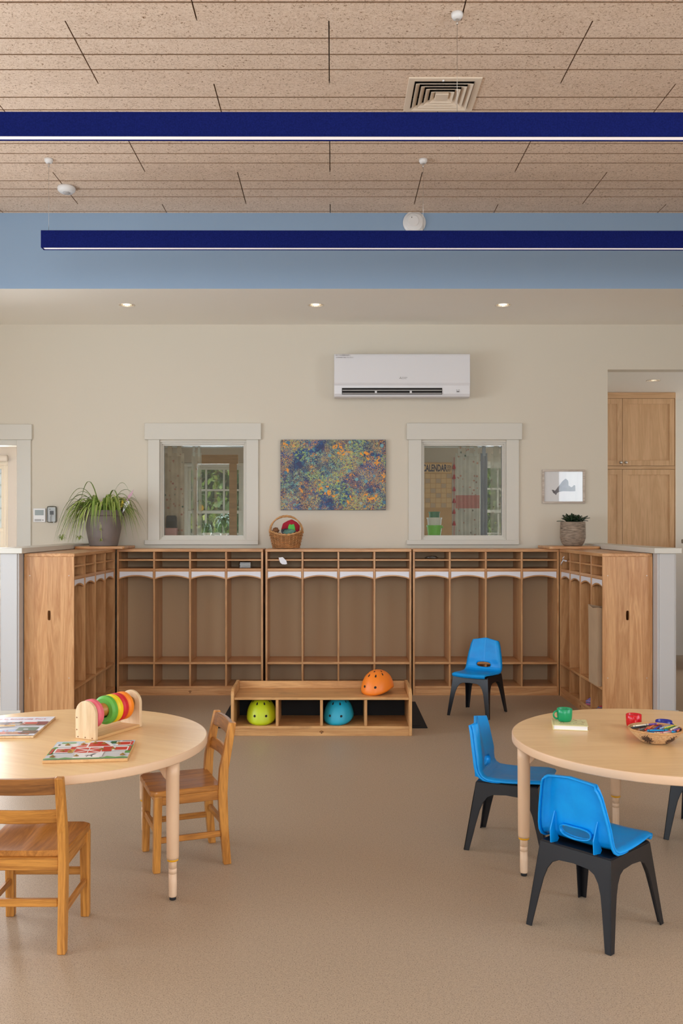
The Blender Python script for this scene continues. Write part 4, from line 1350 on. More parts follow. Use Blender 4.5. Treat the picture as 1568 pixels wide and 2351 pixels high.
# coiled basket of crayons
def coil_basket():
    m, nt, b_ = base('coil_basket')
    tc = N(nt, 'ShaderNodeTexCoord'); sp = N(nt, 'ShaderNodeSeparateXYZ'); nt.links.new(tc.outputs['Object'], sp.inputs[0])
    at = N(nt, 'ShaderNodeMath', operation='ARCTAN2'); nt.links.new(sp.outputs[1], at.inputs[0]); nt.links.new(sp.outputs[0], at.inputs[1])
    k = N(nt, 'ShaderNodeMath', operation='MULTIPLY_ADD'); k.inputs[1].default_value = 5.0; k.inputs[2].default_value = .6; nt.links.new(at.outputs[0], k.inputs[0])
    s_ = N(nt, 'ShaderNodeMath', operation='SINE'); nt.links.new(k.outputs[0], s_.inputs[0])
    zz = N(nt, 'ShaderNodeMath', operation='SUBTRACT'); zz.inputs[1].default_value = .02; nt.links.new(sp.outputs[2], zz.inputs[0])
    za = N(nt, 'ShaderNodeMath', operation='ABSOLUTE'); nt.links.new(zz.outputs[0], za.inputs[0])
    zm = N(nt, 'ShaderNodeMath', operation='MULTIPLY_ADD'); zm.inputs[1].default_value = -55.0; nt.links.new(za.outputs[0], zm.inputs[0]); nt.links.new(s_.outputs[0], zm.inputs[2])
    n = N(nt, 'ShaderNodeTexNoise', Scale=170.0, Detail=2.0); nt.links.new(tc.outputs['Object'], n.inputs['Vector'])
    m2 = N(nt, 'ShaderNodeMath', operation='MULTIPLY_ADD'); m2.inputs[1].default_value = 5.0; nt.links.new(n.outputs[0], m2.inputs[0]); nt.links.new(zm.outputs[0], m2.inputs[2])
    gt = N(nt, 'ShaderNodeMath', operation='GREATER_THAN'); gt.inputs[1].default_value = 2.45; nt.links.new(m2.outputs[0], gt.inputs[0])
    r2 = ramp(nt, n.outputs[0], [(.3, rgb(186, 142, 96)), (.7, rgb(222, 186, 140))])
    o = mixc(nt, gt.outputs[0], r2.outputs[0], rgb(74, 50, 34))
    nt.links.new(o, b_.inputs['Base Color']); b_.inputs['Roughness'].default_value = .75
coil_basket()
cbx, cby = 1.292, 3.662
cb = thing('coil_basket', 'shallow woven coil basket holding crayons on the right table', 'basket', (cbx, cby, TZ + .0005))
b = MB()
prof = []
for k in range(13):
    u = k / 12
    prof.append((.048 + .054 * u ** .85, .005 + .047 * u ** 1.25))
b.lathe([(0, .002)] + [(.044, .002)] + prof[:1], 48, cap=False)
for (rr, z) in prof:
    b.tube([(rr * math.cos(2 * PI * q / 64), rr * math.sin(2 * PI * q / 64), z) for q in range(64)], .0036, 6, closed=True)
b.build('bowl', 'coil_basket', cb, fix=False)
MB().tube([(.1025 * math.cos(2 * PI * q / 64), .1025 * math.sin(2 * PI * q / 64), .0535) for q in range(64)], .0042, 8, closed=True).build('rim', 'wicker_light', cb, fix=False)
CRAY = dict(turquoise=(0, 138, 190), blue=(52, 52, 160), purple=(112, 72, 150), orange=(226, 110, 60), red=(196, 50, 44), yellow=(226, 206, 70), green=(70, 130, 60), brown=(140, 90, 66), cream=(228, 214, 186), grey=(110, 110, 106), pink=(224, 140, 150), peach=(226, 160, 120), silver=(150, 170, 200), black=(40, 40, 40))
for k, c in CRAY.items(): plain('crayon_' + k, c, .5)
cr_proto = {}
def crayon(col, x, y, z, az, tilt, label):
    if col not in cr_proto:
        r = thing('crayon', '', 'crayon')
        MB().lathe([(.0035, -.04), (.0039, -.0395), (.0039, .033), (.0035, .033)], 12, axis='x').build('wrapper', 'crayon_' + col, r)
        MB().lathe([(.0035, .033), (.0034, .036), (.0026, .0365), (.0014, .045), (0, .0455)], 12, axis='x').build('tip', 'crayon_' + col, r)
        for q in (-.034, .027): MB().lathe([(.00398, q - .0012), (.00402, q), (.00398, q + .0012)], 12, axis='x', cap=False).build('band', 'crayon_black', r)
        cr_proto[col] = r
    else: r = copy_tree(cr_proto[col])
    r.location = (cbx + x, cby + y, TZ + z); r.rotation_euler = (0, tilt, az)
    r['label'] = label; r['group'] = 'crayons in the coil basket'
rnd = random.Random(3)
LAY = [('turquoise', -.012, -.056, .052, .06, 0, 'long turquoise crayon lying along the front of the basket'), ('turquoise', -.03, -.066, .044, -.1, 0, 'second turquoise crayon under the front one in the basket'),
       ('turquoise', .052, -.068, .047, 1.0, .25, 'short turquoise crayon end poking to the front right of the basket'),
       ('purple', -.02, .044, .052, 2.7, .2, 'purple crayon at the back edge of the basket'), ('orange', -.012, .01, .052, .95, .0, 'orange crayon in the middle of the basket'),
       ('red', -.03, -.004, .050, .95, 0, 'red crayon left of the middle in the basket'), ('blue', .006, -.006, .052, .95, 0, 'dark blue crayon in the middle of the basket'),
       ('brown', -.002, .03, .050, .9, 0, 'brown crayon behind the middle of the basket'), ('purple', .015, .006, .051, .9, 0, 'purple crayon beside the dark blue one in the basket'),
       ('peach', .026, .02, .051, .9, 0, 'peach crayon right of the middle in the basket'), ('silver', .038, -.004, .054, .75, 0, 'pale blue grey crayon on top at the right of the basket'),
       ('green', .055, -.012, .052, .7, 0, 'green crayon beside the yellow one in the basket'), ('yellow', .06, .002, .054, .7, 0, 'yellow crayon on top at the right of the basket'),
       ('cream', .072, -.016, .053, .85, 0, 'cream crayon at the right side of the basket'), ('purple', .078, -.03, .05, .9, .1, 'purple crayon at the right side of the basket'),
       ('cream', -.05, .022, .055, .45, 0, 'cream crayon on top at the left of the basket'), ('black', -.062, .012, .05, .45, 0, 'black crayon at the left side of the basket'),
       ('grey', -.045, -.012, .049, .6, 0, 'grey crayon at the left of the basket'), ('red', .01, .05, .05, .2, .1, 'red crayon at the back of the basket'),
       ('pink', .03, -.056, .046, .5, 0, 'pink crayon at the front of the basket'), ('cream', .012, -.07, .044, -.05, 0, 'cream crayon at the front edge of the basket'),
       ('orange', .085, -.022, .046, 1.1, .1, 'orange crayon against the right rim of the basket'), ('brown', -.07, -.016, .047, 1.2, .1, 'brown crayon against the left rim of the basket'),
       ('peach', -.035, -.03, .045, .8, 0, 'peach crayon near the front left of the basket')]
for L_ in LAY: crayon(L_[0], L_[1], L_[2], L_[3] + .007, *L_[4:])
for k in range(14):     # the lower layer that carries them
    cc_ = rnd.choice(('brown', 'red', 'grey', 'peach'))
    crayon(cc_, rnd.uniform(-.03, .03), -.045 + k * .0068, .033 + (k % 2) * .009, rnd.uniform(-.35, .35), 0, cc_ + ' crayon half buried in the lower layer of the basket')

# ================================================================== THINGS ON AND IN THE LOCKERS
# spider plant
SPX, SPY = (238 - 763) / FPX * 7.8, 7.8
sp = thing('spider_plant', 'spider plant with long striped leaves in a grey tapered pot', 'plant', (SPX, SPY, CB))
MB().lathe([(0, 0), (.112, 0), (.118, .004), (.128, .05), (.146, .14), (.155, .225), (.156, .252), (.163, .254), (.168, .26), (.17, .297), (.167, .303), (.158, .303), (.155, .29), (.150, .27), (0, .268)], 56).build('pot', 'pot_grey', sp, angle=.5)
MB().lathe([(.15, .272), (.1, .278), (0, .284)], 32, cap=False).build('potting_soil', 'soil', sp)
def blade(org, az, reach, rise, drop, w, mat, parent, n=9, name='leaf', curl=0.0, zmin=None):
    vs = []; fs = []
    for i in range(n + 1):
        u = i / n
        rr = reach * (u ** .9)
        z = rise * 4 * u * (1 - u) * (1 if u < .5 else 1) - drop * u ** 2.2
        if u > .5: z = rise * (1 - (2 * u - 1) ** 2) - drop * u ** 2.2
        a_ = az + curl * u
        p = Vector((org[0] + rr * math.cos(a_), org[1] + rr * math.sin(a_), org[2] + z))
        if zmin is not None: p.z = max(p.z, zmin(p))
        ww = w * (math.sin(PI * min(1, .18 + u * .84)) ** .6) * (1 - .75 * u ** 3)
        sd = Vector((-math.sin(a_), math.cos(a_), 0))
        vs += [p - sd * ww / 2 + Vector((0, 0, ww * .22)), p, p + sd * ww / 2 + Vector((0, 0, ww * .22))]
    for i in range(n):
        for q in (0, 1): fs.append((3 * i + q, 3 * i + q + 1, 3 * i + q + 4, 3 * i + q + 3))
    return MB().add(vs, fs, True).build(name, mat, parent, fix=False)
rnd = random.Random(21)
MM = ['leaf_light', 'leaf_mid', 'leaf_mid', 'leaf_pale', 'leaf_light']
def over_cap(p):         # leaves rest on the cap and the boards instead of sinking into them
    return .026 if p.x < -.17 else .008
def room_for(org, a_, reach):
    yl = math.sin(a_)
    if SPY + org[1] + reach * yl > YW - .03: reach = max(.05, (YW - .04 - SPY - org[1]) / max(.1, yl))
    return reach
for k in range(170):
    a_ = rnd.uniform(0, 2 * PI)
    left = math.cos(a_) < -.1
    reach = rnd.uniform(.12, .30) * (1.15 if left else .95)
    q = rnd.uniform(.02, .12); da = rnd.uniform(-.8, .8)
    org = (q * math.cos(a_ + da), q * math.sin(a_ + da), .28)
    blade(org, a_, room_for(org, a_, reach), rnd.uniform(.06, .17), rnd.uniform(.02, .16) if not left else rnd.uniform(.05, .30), rnd.uniform(.011, .017), MM[k % 5], sp, curl=rnd.uniform(-.35, .35), zmin=over_cap)
for (az, reach, rise, drop) in ((2.9, .36, .22, .04), (.25, .24, .27, .05), (.1, .32, .22, .1), (3.3, .38, .20, .3), (-.35, .32, .19, .16), (3.05, .36, .18, .12), (2.7, .24, .27, .0), (-.8, .25, .2, .05), (3.6, .3, .2, .1)):
    blade((.03 * math.cos(az), .02 * math.sin(az), .28), az, reach, rise, drop, .016, 'leaf_mid', sp, n=12, zmin=over_cap)
for k in range(58):    # leaves hanging over the left and right sides
    a_ = PI + rnd.uniform(-.3, .9) if k < 44 else rnd.uniform(-.8, .15)
    org = (.12 * math.cos(a_), .12 * math.sin(a_), .285)
    blade(org, a_, rnd.uniform(.14, .27) * (1.15 if k < 44 else 1), rnd.uniform(.05, .12), rnd.uniform(.16, .36) if k < 44 else rnd.uniform(.15, .26), .014, MM[k % 5], sp, n=10, zmin=over_cap)
def plantlet(x, y, z, n, s, seed):
    r2 = random.Random(seed)
    rn = MB().tube([(-.11 if x < -.1 else .0, -.12, .27), (x * .8, y * .95, max(z, .12) + .08), (x, y, z + .01)], .0017, 6).build('runner', 'leaf_pale', sp)
    for k in range(n):
        a_ = r2.uniform(0, 2 * PI)
        blade((x, y, z + .012), a_, s * r2.uniform(.5, 1), s * r2.uniform(.3, .9), s * r2.uniform(-.2, .5), .006, MM[k % 5], rn, n=5)
plantlet(-.33, -.1, .036, 18, .06, 1)
plantlet(-.155, -.19, .04, 14, .055, 2)
plantlet(.02, -.155, .03, 8, .03, 3)
plantlet(.01, -.16, .12, 6, .02, 4)
# butterfly pick stuck in the pot
pk = thing('butterfly_pick', 'white and yellow paper butterfly on a stick in the spider plant pot', 'ornament', (SPX + .155, SPY - .06, CB + .28))
MB().tube([(-.03, 0, -.02), (.03, 0, .08)], .002, 6).build('stick', 'toy_wood', pk)
plain('butterfly_yellow', (226, 200, 50), .5); plain('butterfly_pink', (204, 160, 176), .5)
MB().prism([(.02, .0), (.075, .075), (.08, .1), (.05, .1), (.03, .06)], -.003, 0).build('wing', 'paper_white', pk)
MB().prism([(.05, .09), (.10, .15), (.115, .2), (.09, .17), (.06, .14)], -.004, -.001).build('wing', 'butterfly_pink', pk)
MB().prism([(.0, .04), (.02, .05), (.03, .1), (.015, .11)], -.003, 0).build('wing', 'butterfly_yellow', pk)

# succulent in a ridged pot
sx_, sy_ = (1315 - 763) / FPX * 7.8, 7.8
su = thing('succulent', 'dark green succulent in a ridged stone grey pot', 'plant', (sx_, sy_, CB))
prof = [(0, 0), (.07, 0), (.078, .004), (.095, .03), (.104, .06)]
for k in range(16):
    z = .066 + k * .0085
    R_ = .106 - .003 * (k / 16) ** 2
    prof += [(R_, z), (R_ + .0018, z + .003), (R_, z + .006)]
prof += [(.103, .204), (.099, .206), (.095, .2), (.093, .19), (0, .188)]
def ridged():
    m, nt, b_ = base('ridged_pot')
    tc = N(nt, 'ShaderNodeTexCoord'); n = N(nt, 'ShaderNodeTexNoise', Scale=22.0, Detail=6.0)
    mp = N(nt, 'ShaderNodeMapping'); mp.inputs['Scale'].default_value = (1, 1, 5); nt.links.new(tc.outputs['Object'], mp.inputs[0]); nt.links.new(mp.outputs[0], n.inputs['Vector'])
    r_ = ramp(nt, n.outputs[0], [(.3, rgb(112, 98, 86)), (.55, rgb(156, 138, 120)), (.75, rgb(178, 160, 142))])
    nt.links.new(r_.outputs[0], b_.inputs['Base Color']); b_.inputs['Roughness'].default_value = .85
ridged()
MB().lathe(prof, 48).build('pot', 'ridged_pot', su)
MB().lathe([(.094, .19), (.05, .195), (0, .197)], 24, cap=False).build('potting_soil', 'soil', su)
rnd = random.Random(5)
for k in range(74):
    a_ = rnd.uniform(0, 2 * PI); q = rnd.uniform(.0, .085); el = rnd.uniform(.05, 1.2)
    L_ = rnd.uniform(.045, .075); o_ = Vector((q * math.cos(a_), q * math.sin(a_), .2 + rnd.uniform(0, .02)))
    dr = Vector((math.cos(a_) * math.cos(el), math.sin(a_) * math.cos(el), math.sin(el))); sd = Vector((-math.sin(a_), math.cos(a_), 0)); up = sd.cross(dr)
    vs = []; fs = []
    for i in range(6):
        u = i / 5; w = .015 * math.sin(PI * (.12 + .86 * u)) ** .7
        c = o_ + dr * (L_ * u) + up * (-.006 * math.sin(PI * u))
        vs += [c - sd * w, c + up * .003, c + sd * w, c - up * .003]
    for i in range(5):
        for q2 in range(4): fs.append((4 * i + q2, 4 * i + (q2 + 1) % 4, 4 * i + 4 + (q2 + 1) % 4, 4 * i + 4 + q2))
    fs += [(0, 1, 2, 3), (23, 22, 21, 20)]
    MB().add(vs, fs, True).build('leaf', 'leaf_dark', su)

# wicker basket with dress-up cloths
wx_, wy_ = (657 - 763) / FPX * 7.80, 7.80
wk = thing('wicker_basket', 'oval wicker basket with a hoop handle on the lockers', 'basket', (wx_, wy_, LH + .0008))
ea, eb_ = .138, .10
def oval(u, z, wob=0.0, ph=0.0, n=0):
    k = .80 + .2 * min(1, z / .12)
    return (ea * k * math.cos(u) * (1 + wob * math.cos(n * u + ph)), eb_ * k * math.sin(u) * (1 + wob * math.cos(n * u + ph)), z)
def top_z(u): return .115 + .035 * abs(math.cos(u)) ** 2
ns = 24
MB().lathe([(0, .004), (.79, .004), (.8, .012), (.0, .012)], 40, sx=ea, sy=eb_).build('base', 'wicker', wk)
MB().lathe([(.775, .008), (.93, .12), (.92, .12), (.765, .008)], 40, sx=ea, sy=eb_, cap=False).build('lining', 'wicker', wk)
for k in range(12):
    f = k / 11
    pts = []
    for q in range(96):
        u = 2 * PI * q / 96
        z = .008 + (top_z(u) - .012) * f
        pts.append(oval(u, z, .035, PI * (k % 2), ns // 2))
    MB().tube(pts, .0046, 5, closed=True).build('weaver', 'wicker', wk, fix=False)
for k in range(ns):
    u = 2 * PI * k / ns
    MB().tube([oval(u, .004), oval(u, .05), oval(u, top_z(u))], .0036, 5).build('stake', 'wicker_light', wk, fix=False)
for dz, ph in ((0, 0), (.005, PI)):
    pts = [tuple(Vector(oval(2 * PI * q / 96, top_z(2 * PI * q / 96))) * 1.0 + Vector((0, 0, dz + .003 * math.sin(24 * 2 * PI * q / 96 + ph)))) for q in range(96)]
    MB().tube(pts, .006, 6, closed=True).build('rim', 'wicker_light', wk, fix=False)
for s_ in range(3):
    pts = []
    for q in range(41):
        u = PI * q / 40
        r0 = .006; tw = u * 9 + s_ * 2 * PI / 3
        x = -.138 * math.cos(u); z = .13 + .145 * math.sin(u) ** .85
        pts.append((x + r0 * math.cos(tw) * math.cos(u), r0 * math.sin(tw), z + r0 * math.cos(tw) * math.sin(u)))
    MB().tube(pts, .006, 7).build('handle_strand', 'wicker_light', wk, fix=False)
def cloth_heap(name, loc, rx, ry, rz_, mats, label, cat, seed, amp=.25):
    r2 = random.Random(seed); n, m_ = 28, 12; vs = []; fs = []
    fr = [(r2.uniform(2, 6), r2.uniform(0, 6), r2.uniform(1, 3)) for _ in range(4)]
    for j in range(m_ + 1):
        ph = PI * j / m_
        for i in range(n):
            a_ = 2 * PI * i / n
            k = 1 + sum(amp / 4 * math.sin(int(f[0]) * a_ + f[1] + f[2] * 3 * ph) for f in fr)
            vs.append((rx * k * math.sin(ph) * math.cos(a_), ry * k * math.sin(ph) * math.sin(a_), -rz_ * k * math.cos(ph)))
    for j in range(m_):
        for i in range(n): fs.append((j * n + i, j * n + (i + 1) % n, (j + 1) * n + (i + 1) % n, (j + 1) * n + i))
    o = MB().add(vs, fs, True).build(name, mats, fix=False)
    o.location = loc
    return tag(o, label, cat, 'dress-up cloths in the wicker basket')
plain('cloth_plaid', (74, 76, 84), .9, var=.6, vscale=45); plain('cloth_teal', (96, 132, 120), .9, var=.4, vscale=40); plain('cloth_brown', (128, 84, 52), .9, var=.3, vscale=30)
bz = LH
# red folded felt hat
hat = MB().prism([(-.075, 0), (-.06, .05), (-.02, .072), (.015, .085), (.06, .06), (.085, .03), (.08, -.03), (-.07, -.03)], -.02, .02).build('felt_hat', 'felt_red', bevel=.008, seg=2)
hat.location = (wx_ + .03, wy_ + .06, bz + .165); tag(hat, 'red felt hat at the back of the wicker basket', 'hat', 'dress-up cloths in the wicker basket')
cloth_heap('scarf', (wx_ + .012, wy_ - .012, bz + .112), .056, .042, .045, 'cloth_plaid', 'crumpled dark striped scarf in the middle of the wicker basket', 'scarf', 4, .5)
cloth_heap('scarf', (wx_ + .03, wy_ - .082, bz + .142), .045, .014, .02, 'cloth_teal', 'grey green scarf over the front rim of the wicker basket', 'scarf', 8, .5)
cloth_heap('plush_animal', (wx_ - .088, wy_ - .02, bz + .152), .028, .028, .026, 'cloth_brown', 'small brown fluffy toy at the left of the wicker basket', 'toy', 11, .25)
gl = MB().prism([(-.03, 0), (-.032, .02), (-.02, .045), (-.008, .04), (.0, .038), (.008, .042), (.018, .046), (.026, .02), (.03, -.01), (0, -.02)], -.012, .012).build('felt_glove', 'felt_green', bevel=.005, seg=2)
gl.location = (wx_ + .05, wy_ - .045, bz + .165); tag(gl, 'bright green felt piece poking up at the right of the wicker basket', 'glove', 'dress-up cloths in the wicker basket')

# small things in the cubbies
x, z = XZ(563, 1304, LY + .05)
nb = thing('napkin_pack', 'clear bag of white folded cloths on the shelf of the left locker', 'napkins', (x, LY + .08, 1.0635))
for k in range(4):
    MB().box(-.047 + .002 * (k % 2), .045, -.03, .04, .001 + k * .0125, .0122 + k * .0125).build('folded_cloth', 'paper_white', nb, bevel=.004, seg=2)
MB().box(-.054, .052, -.036, .046, .0002, .054).build('clear_bag', 'clear_plastic', nb, bevel=.012, seg=2)
x, z = XZ(649, 1290, LY - .004)
tg = MB().prism([(-.035, .035), (.0, .04), (.03, .01), (.037, -.017), (.02, -.022), (-.005, -.02), (-.022, -.005)], -.002, .0).build('paper_tag', 'label_white')
tg.location = (x, LY - .003, z); tag(tg, 'white paper tag hanging from the shelf edge under the wicker basket', 'tag')
x, z = XZ(992, 1284, LY + .05)
tag_o = cloth_heap('crumpled_bag', (x, LY + .1, 1.1395 + .0125), .055, .03, .0095, 'clear_plastic', 'crumpled clear plastic bag on the top shelf of the right locker', 'bag', 15, .5)
del tag_o['group']
# white cord tied in the sideways right locker
cd = MB().tube([(0, 0, 0), (.006, .05, -.004), (.0, .1, .004), (.004, .14, 0)], .006, 6)
cd.tube([(.0, .1, .004), (-.01, .13, -.025), (-.006, .15, -.04)], .004, 6).tube([(0, .1, .004), (-.01, .08, .02), (-.004, .06, .032)], .004, 6)
o = cd.build('tied_cord', 'label_white'); o.location = (1.893, 7.40, 1.137); tag(o, 'white cord tied round the shelf edge of the sideways right locker', 'cord')
# paper bag in the last cell of the right unit
pbx = thing('paper_bag', 'tall brown paper bag standing in the nearest cell of the right locker', 'bag', (1.955, 6.60, .2805))
vs = []; fs = []
for j, (z, k) in enumerate(((0, 1.0), (.2, 1.0), (.42, 1.02), (.56, 1.04))):
    jag = lambda i: (0 if j < 3 else [.0, -.012, .006, -.008, .0, -.004, .01, -.01][i % 8])
    pl = [(-.075, -.11), (-.075, .0), (-.075, .11), (.0, .095), (.075, .11), (.075, 0), (.075, -.11), (.0, -.095)]
    for i, (a_, b_) in enumerate(pl): vs.append((a_ * k, b_ * k, z + jag(i)))
for j in range(3):
    for i in range(8): fs.append((8 * j + i, 8 * j + (i + 1) % 8, 8 * j + 8 + (i + 1) % 8, 8 * j + 8 + i))
fs.append(tuple(range(8)))
pbo = MB().add(vs, fs).build('bag_body', 'kraft_paper', pbx, fix=False)
pbo.modifiers.new('thickness', 'SOLIDIFY').thickness = .0015
# shoes in the lower cells of the right unit
plain('shoe_teal', (50, 120, 132), .5); plain('shoe_red', (170, 50, 66), .5); plain('shoe_stripe', (90, 130, 190), .6); plain('shoe_mauve', (170, 90, 120), .6)
def shoe(loc, rz, mats, label):
    r = thing('shoe', label, 'shoe', loc, rz, 'shoes in the right locker')
    sole = [(.036 * math.cos(a_) * (1 if math.sin(a_) > 0 else .85), .085 * math.sin(a_)) for a_ in [2 * PI * k / 20 for k in range(20)]]
    MB().prism(sole, 0, .014, 'xy').build('sole', mats[0], r, bevel=.003)
    vs = []; fs = []
    n = 20
    for j, (z, k, back) in enumerate(((.014, .98, 0), (.03, .96, 0), (.05, .8, -.012), (.062, .55, -.026))):
        for (a_, b_) in sole: vs.append((a_ * k, b_ * k + back, z))
    for j in range(3):
        for i in range(n): fs.append((n * j + i, n * j + (i + 1) % n, n * j + n + (i + 1) % n, n * j + n + i))
    o = MB().add(vs, fs, True).build('upper', mats[1], r); o.modifiers.new('thickness', 'SOLIDIFY').thickness = .003
    for k, zz in enumerate((.024, .034, .044)):
        kk = .985 - k * .06
        MB().tube([(a_ * kk, b_ * kk - k * .004, zz) for (a_, b_) in sole], .0035, 5, closed=True).build('stripe', mats[2], r, fix=False)
shoe((1.985, 6.86, .078), 1.3, ('shoe_mauve', 'shoe_stripe', 'shoe_mauve'), 'blue and mauve striped shoe in the second cell of the right locker')
shoe((1.965, 6.56, .078), 1.75, ('shoe_teal', 'shoe_red', 'shoe_teal'), 'red and teal shoe in the nearest lower cell of the right locker')

# ================================================================== ON THE BACK WALL
# air conditioner
ax0, azt = XZ(767, 812, YW - .2); ax1, azb = XZ(1079, 912, YW - .2)
aw = ax1 - ax0; ah = azt - azb
ac = thing('air_conditioner', 'long white air conditioner mounted high on the back wall', 'air conditioner', ((ax0 + ax1) / 2, YW - .0005, azb))
hp = [(-.0, .03), (-.0, ah), (-.19, ah), (-.205, ah - .006), (-.21, ah - .02), (-.212, .115), (-.205, .1), (-.2, .03), (-.188, .006), (-.16, .0), (-.06, .006)]
MB().prism(hp, -aw / 2, aw / 2, 'yz').build('body', 'ac_white', ac, bevel=.004, seg=2)
MB().prism([(-.2105, .116), (-.2145, .119), (-.2135, ah - .022), (-.2085, ah - .006)], -aw / 2 + .002, aw / 2 - .002, 'yz').build('front_panel', 'ac_white', ac, bevel=.0015)
lx0, lx1 = -aw / 2 + .058 * 1.15, aw / 2 - .25
def acx(px): return (px - 763) / FPX * (YW - .2) - (ax0 + ax1) / 2
lx0, lx1 = acx(785), acx(1015)
def acz(py): return CAM_H - (py - 1207) / FPX * (YW - .2) - azb
MB().box(lx0, lx1, -.2075, -.196, acz(905.5), acz(891)).build('air_outlet', 'dark_void', ac)
for py in (896.5, 903.5):
    MB().box(lx0 + .004, lx1 - .004, -.213, -.2078, acz(py) - .004, acz(py) + .004).build('vane', 'ac_grey', ac, bevel=.001)
for px in (862, 942):
    MB().box(acx(px) - .006, acx(px) + .012, -.2125, -.2078, acz(904), acz(898)).build('vane_clip', 'ac_white', ac)
MB().box(acx(1048), acx(1054), -.2095, -.2058, acz(900.5), acz(898)).build('receiver', 'print_grey', ac)
for px in (1048.5, 1053.5): MB().lathe([(.003, -.001), (.003, .001)], 10, (acx(px), -.2075, acz(895.5)), axis='y').build('indicator', 'print_grey', ac)
# maker's mark: three rhombs and small lettering
mx_, mz_ = acx(919), acz(868.5)
for k in range(3):
    a_ = PI / 2 + 2 * PI * k / 3; L_ = .0115
    u = Vector((math.cos(a_), math.sin(a_))); s_ = Vector((-u.y, u.x))
    q = [Vector((0, 0)), u * L_ * .5 + s_ * L_ * .29, u * L_, u * L_ * .5 - s_ * L_ * .29]
    MB().prism([(mx_ + p.x, mz_ + p.y) for p in q], -.2152, -.2140).build('emblem_rhomb', 'print_grey', ac)
text_mesh('MITSUBISHI', .0098, 'print_grey', ac, (acx(921.5) + .001, -.2148, mz_ + .0045), align='LEFT')
text_mesh('ELECTRIC', .0098, 'print_grey', ac, (acx(921.5) + .001, -.2148, mz_ - .0055), align='LEFT')
text_mesh('IU-1 CLASSROOM 1', .0145, 'print_grey', ac, (acx(771), -.2148, acz(816.5)), align='LEFT')
text_mesh('CONNECTED TO OU-1', .0145, 'print_grey', ac, (acx(771), -.2148, acz(821.5)), align='LEFT')

# abstract painting
def painting_mat():
    m, nt, b = base('drip_painting')
    tc = N(nt, 'ShaderNodeTexCoord')
    vec = tc.outputs['Object']
    def noise(s, d=4, dist=0.0, off=0.0):
        mp = N(nt, 'ShaderNodeMapping'); mp.inputs['Location'].default_value = (off, off * .7, off * 1.3); nt.links.new(vec, mp.inputs[0])
        n = N(nt, 'ShaderNodeTexNoise', Scale=s, Detail=float(d), Distortion=dist); nt.links.new(mp.outputs[0], n.inputs['Vector']); return n.outputs[0]
    def th(v, a, c): return ramp(nt, v, [(a, (0, 0, 0, 1)), (c, (1, 1, 1, 1))]).outputs[0]
    col = ramp(nt, noise(5, 3), [(.35, rgb(44, 38, 78)), (.5, rgb(30, 56, 112)), (.65, rgb(10, 88, 160))]).outputs[0]
    def lines(s, off, w, dist=2.5):
        n = noise(s, 2, dist, off)
        sb = N(nt, 'ShaderNodeMath', operation='SUBTRACT'); sb.inputs[1].default_value = .5; nt.links.new(n, sb.inputs[0])
        ab = N(nt, 'ShaderNodeMath', operation='ABSOLUTE'); nt.links.new(sb.outputs[0], ab.inputs[0])
        return ramp(nt, ab.outputs[0], [(w * .6, (1, 1, 1, 1)), (w, (0, 0, 0, 1))]).outputs[0]
    def both(a, c):
        mm = N(nt, 'ShaderNodeMath', operation='MULTIPLY'); nt.links.new(a, mm.inputs[0]); nt.links.new(c, mm.inputs[1]); return mm.outputs[0]
    col = mixc(nt, th(noise(40, 3, .4, 3), .54, .56), col, rgb(40, 96, 130))
    col = mixc(nt, both(th(noise(6, 3, 0, 9), .46, .54), th(noise(32, 3, .6, 5), .53, .55)), col, rgb(96, 164, 164))
    col = mixc(nt, both(th(noise(4.5, 3, 0, 12), .54, .60), th(noise(48, 3, .6, 6), .51, .54)), col, rgb(156, 184, 100))
    col = mixc(nt, lines(30, 2.2, .04), col, rgb(34, 28, 62))
    col = mixc(nt, lines(42, 2.9, .03), col, rgb(16, 40, 98))
    col = mixc(nt, both(lines(34, 7.1, .034), th(noise(5.2, 2, 0, 15), .45, .52)), col, rgb(224, 156, 48))
    col = mixc(nt, both(lines(40, 4.4, .026), th(noise(6, 2, 0, 18), .46, .54)), col, rgb(196, 200, 124))
    col = mixc(nt, both(th(noise(6, 2, 0, 22), .585, .62), th(noise(40, 2, .5, 25), .55, .57)), col, rgb(236, 152, 28))
    v = N(nt, 'ShaderNodeTexVoronoi', Scale=16.0); nt.links.new(vec, v.inputs['Vector'])
    wnz = N(nt, 'ShaderNodeTexWhiteNoise'); nt.links.new(v.outputs['Position'], wnz.inputs[0])
    dots = both(ramp(nt, v.outputs['Distance'], [(.22, (1, 1, 1, 1)), (.27, (0, 0, 0, 1))]).outputs[0], th(wnz.outputs[0], .72, .74))
    col = mixc(nt, dots, col, ramp(nt, wnz.outputs[0], [(.75, rgb(222, 150, 50)), (.86, rgb(116, 168, 176)), (.95, rgb(60, 110, 140))]).outputs[0])
    nt.links.new(col, b.inputs['Base Color']); b.inputs['Roughness'].default_value = .45
painting_mat()
plain('canvas_edge', (54, 50, 74), .6)
px0, pz1 = XZ(644, 1009.5, YW - .035); px1, pz0 = XZ(886, 1171, YW - .035)
pt = thing('painting', 'unframed drip painting in blue, teal and orange on the back wall', 'painting', ((px0 + px1) / 2, YW - .001, (pz0 + pz1) / 2))
w_, h_ = (px1 - px0) / 2, (pz1 - pz0) / 2
MB().box(-w_, w_, -.034, 0, -h_, h_).build('stretcher_frame', 'canvas_edge', pt, bevel=.002)
MB().box(-w_ + .0015, w_ - .0015, -.0348, -.0342, -h_ + .0015, h_ - .0015).build('painted_canvas', 'drip_painting', pt)

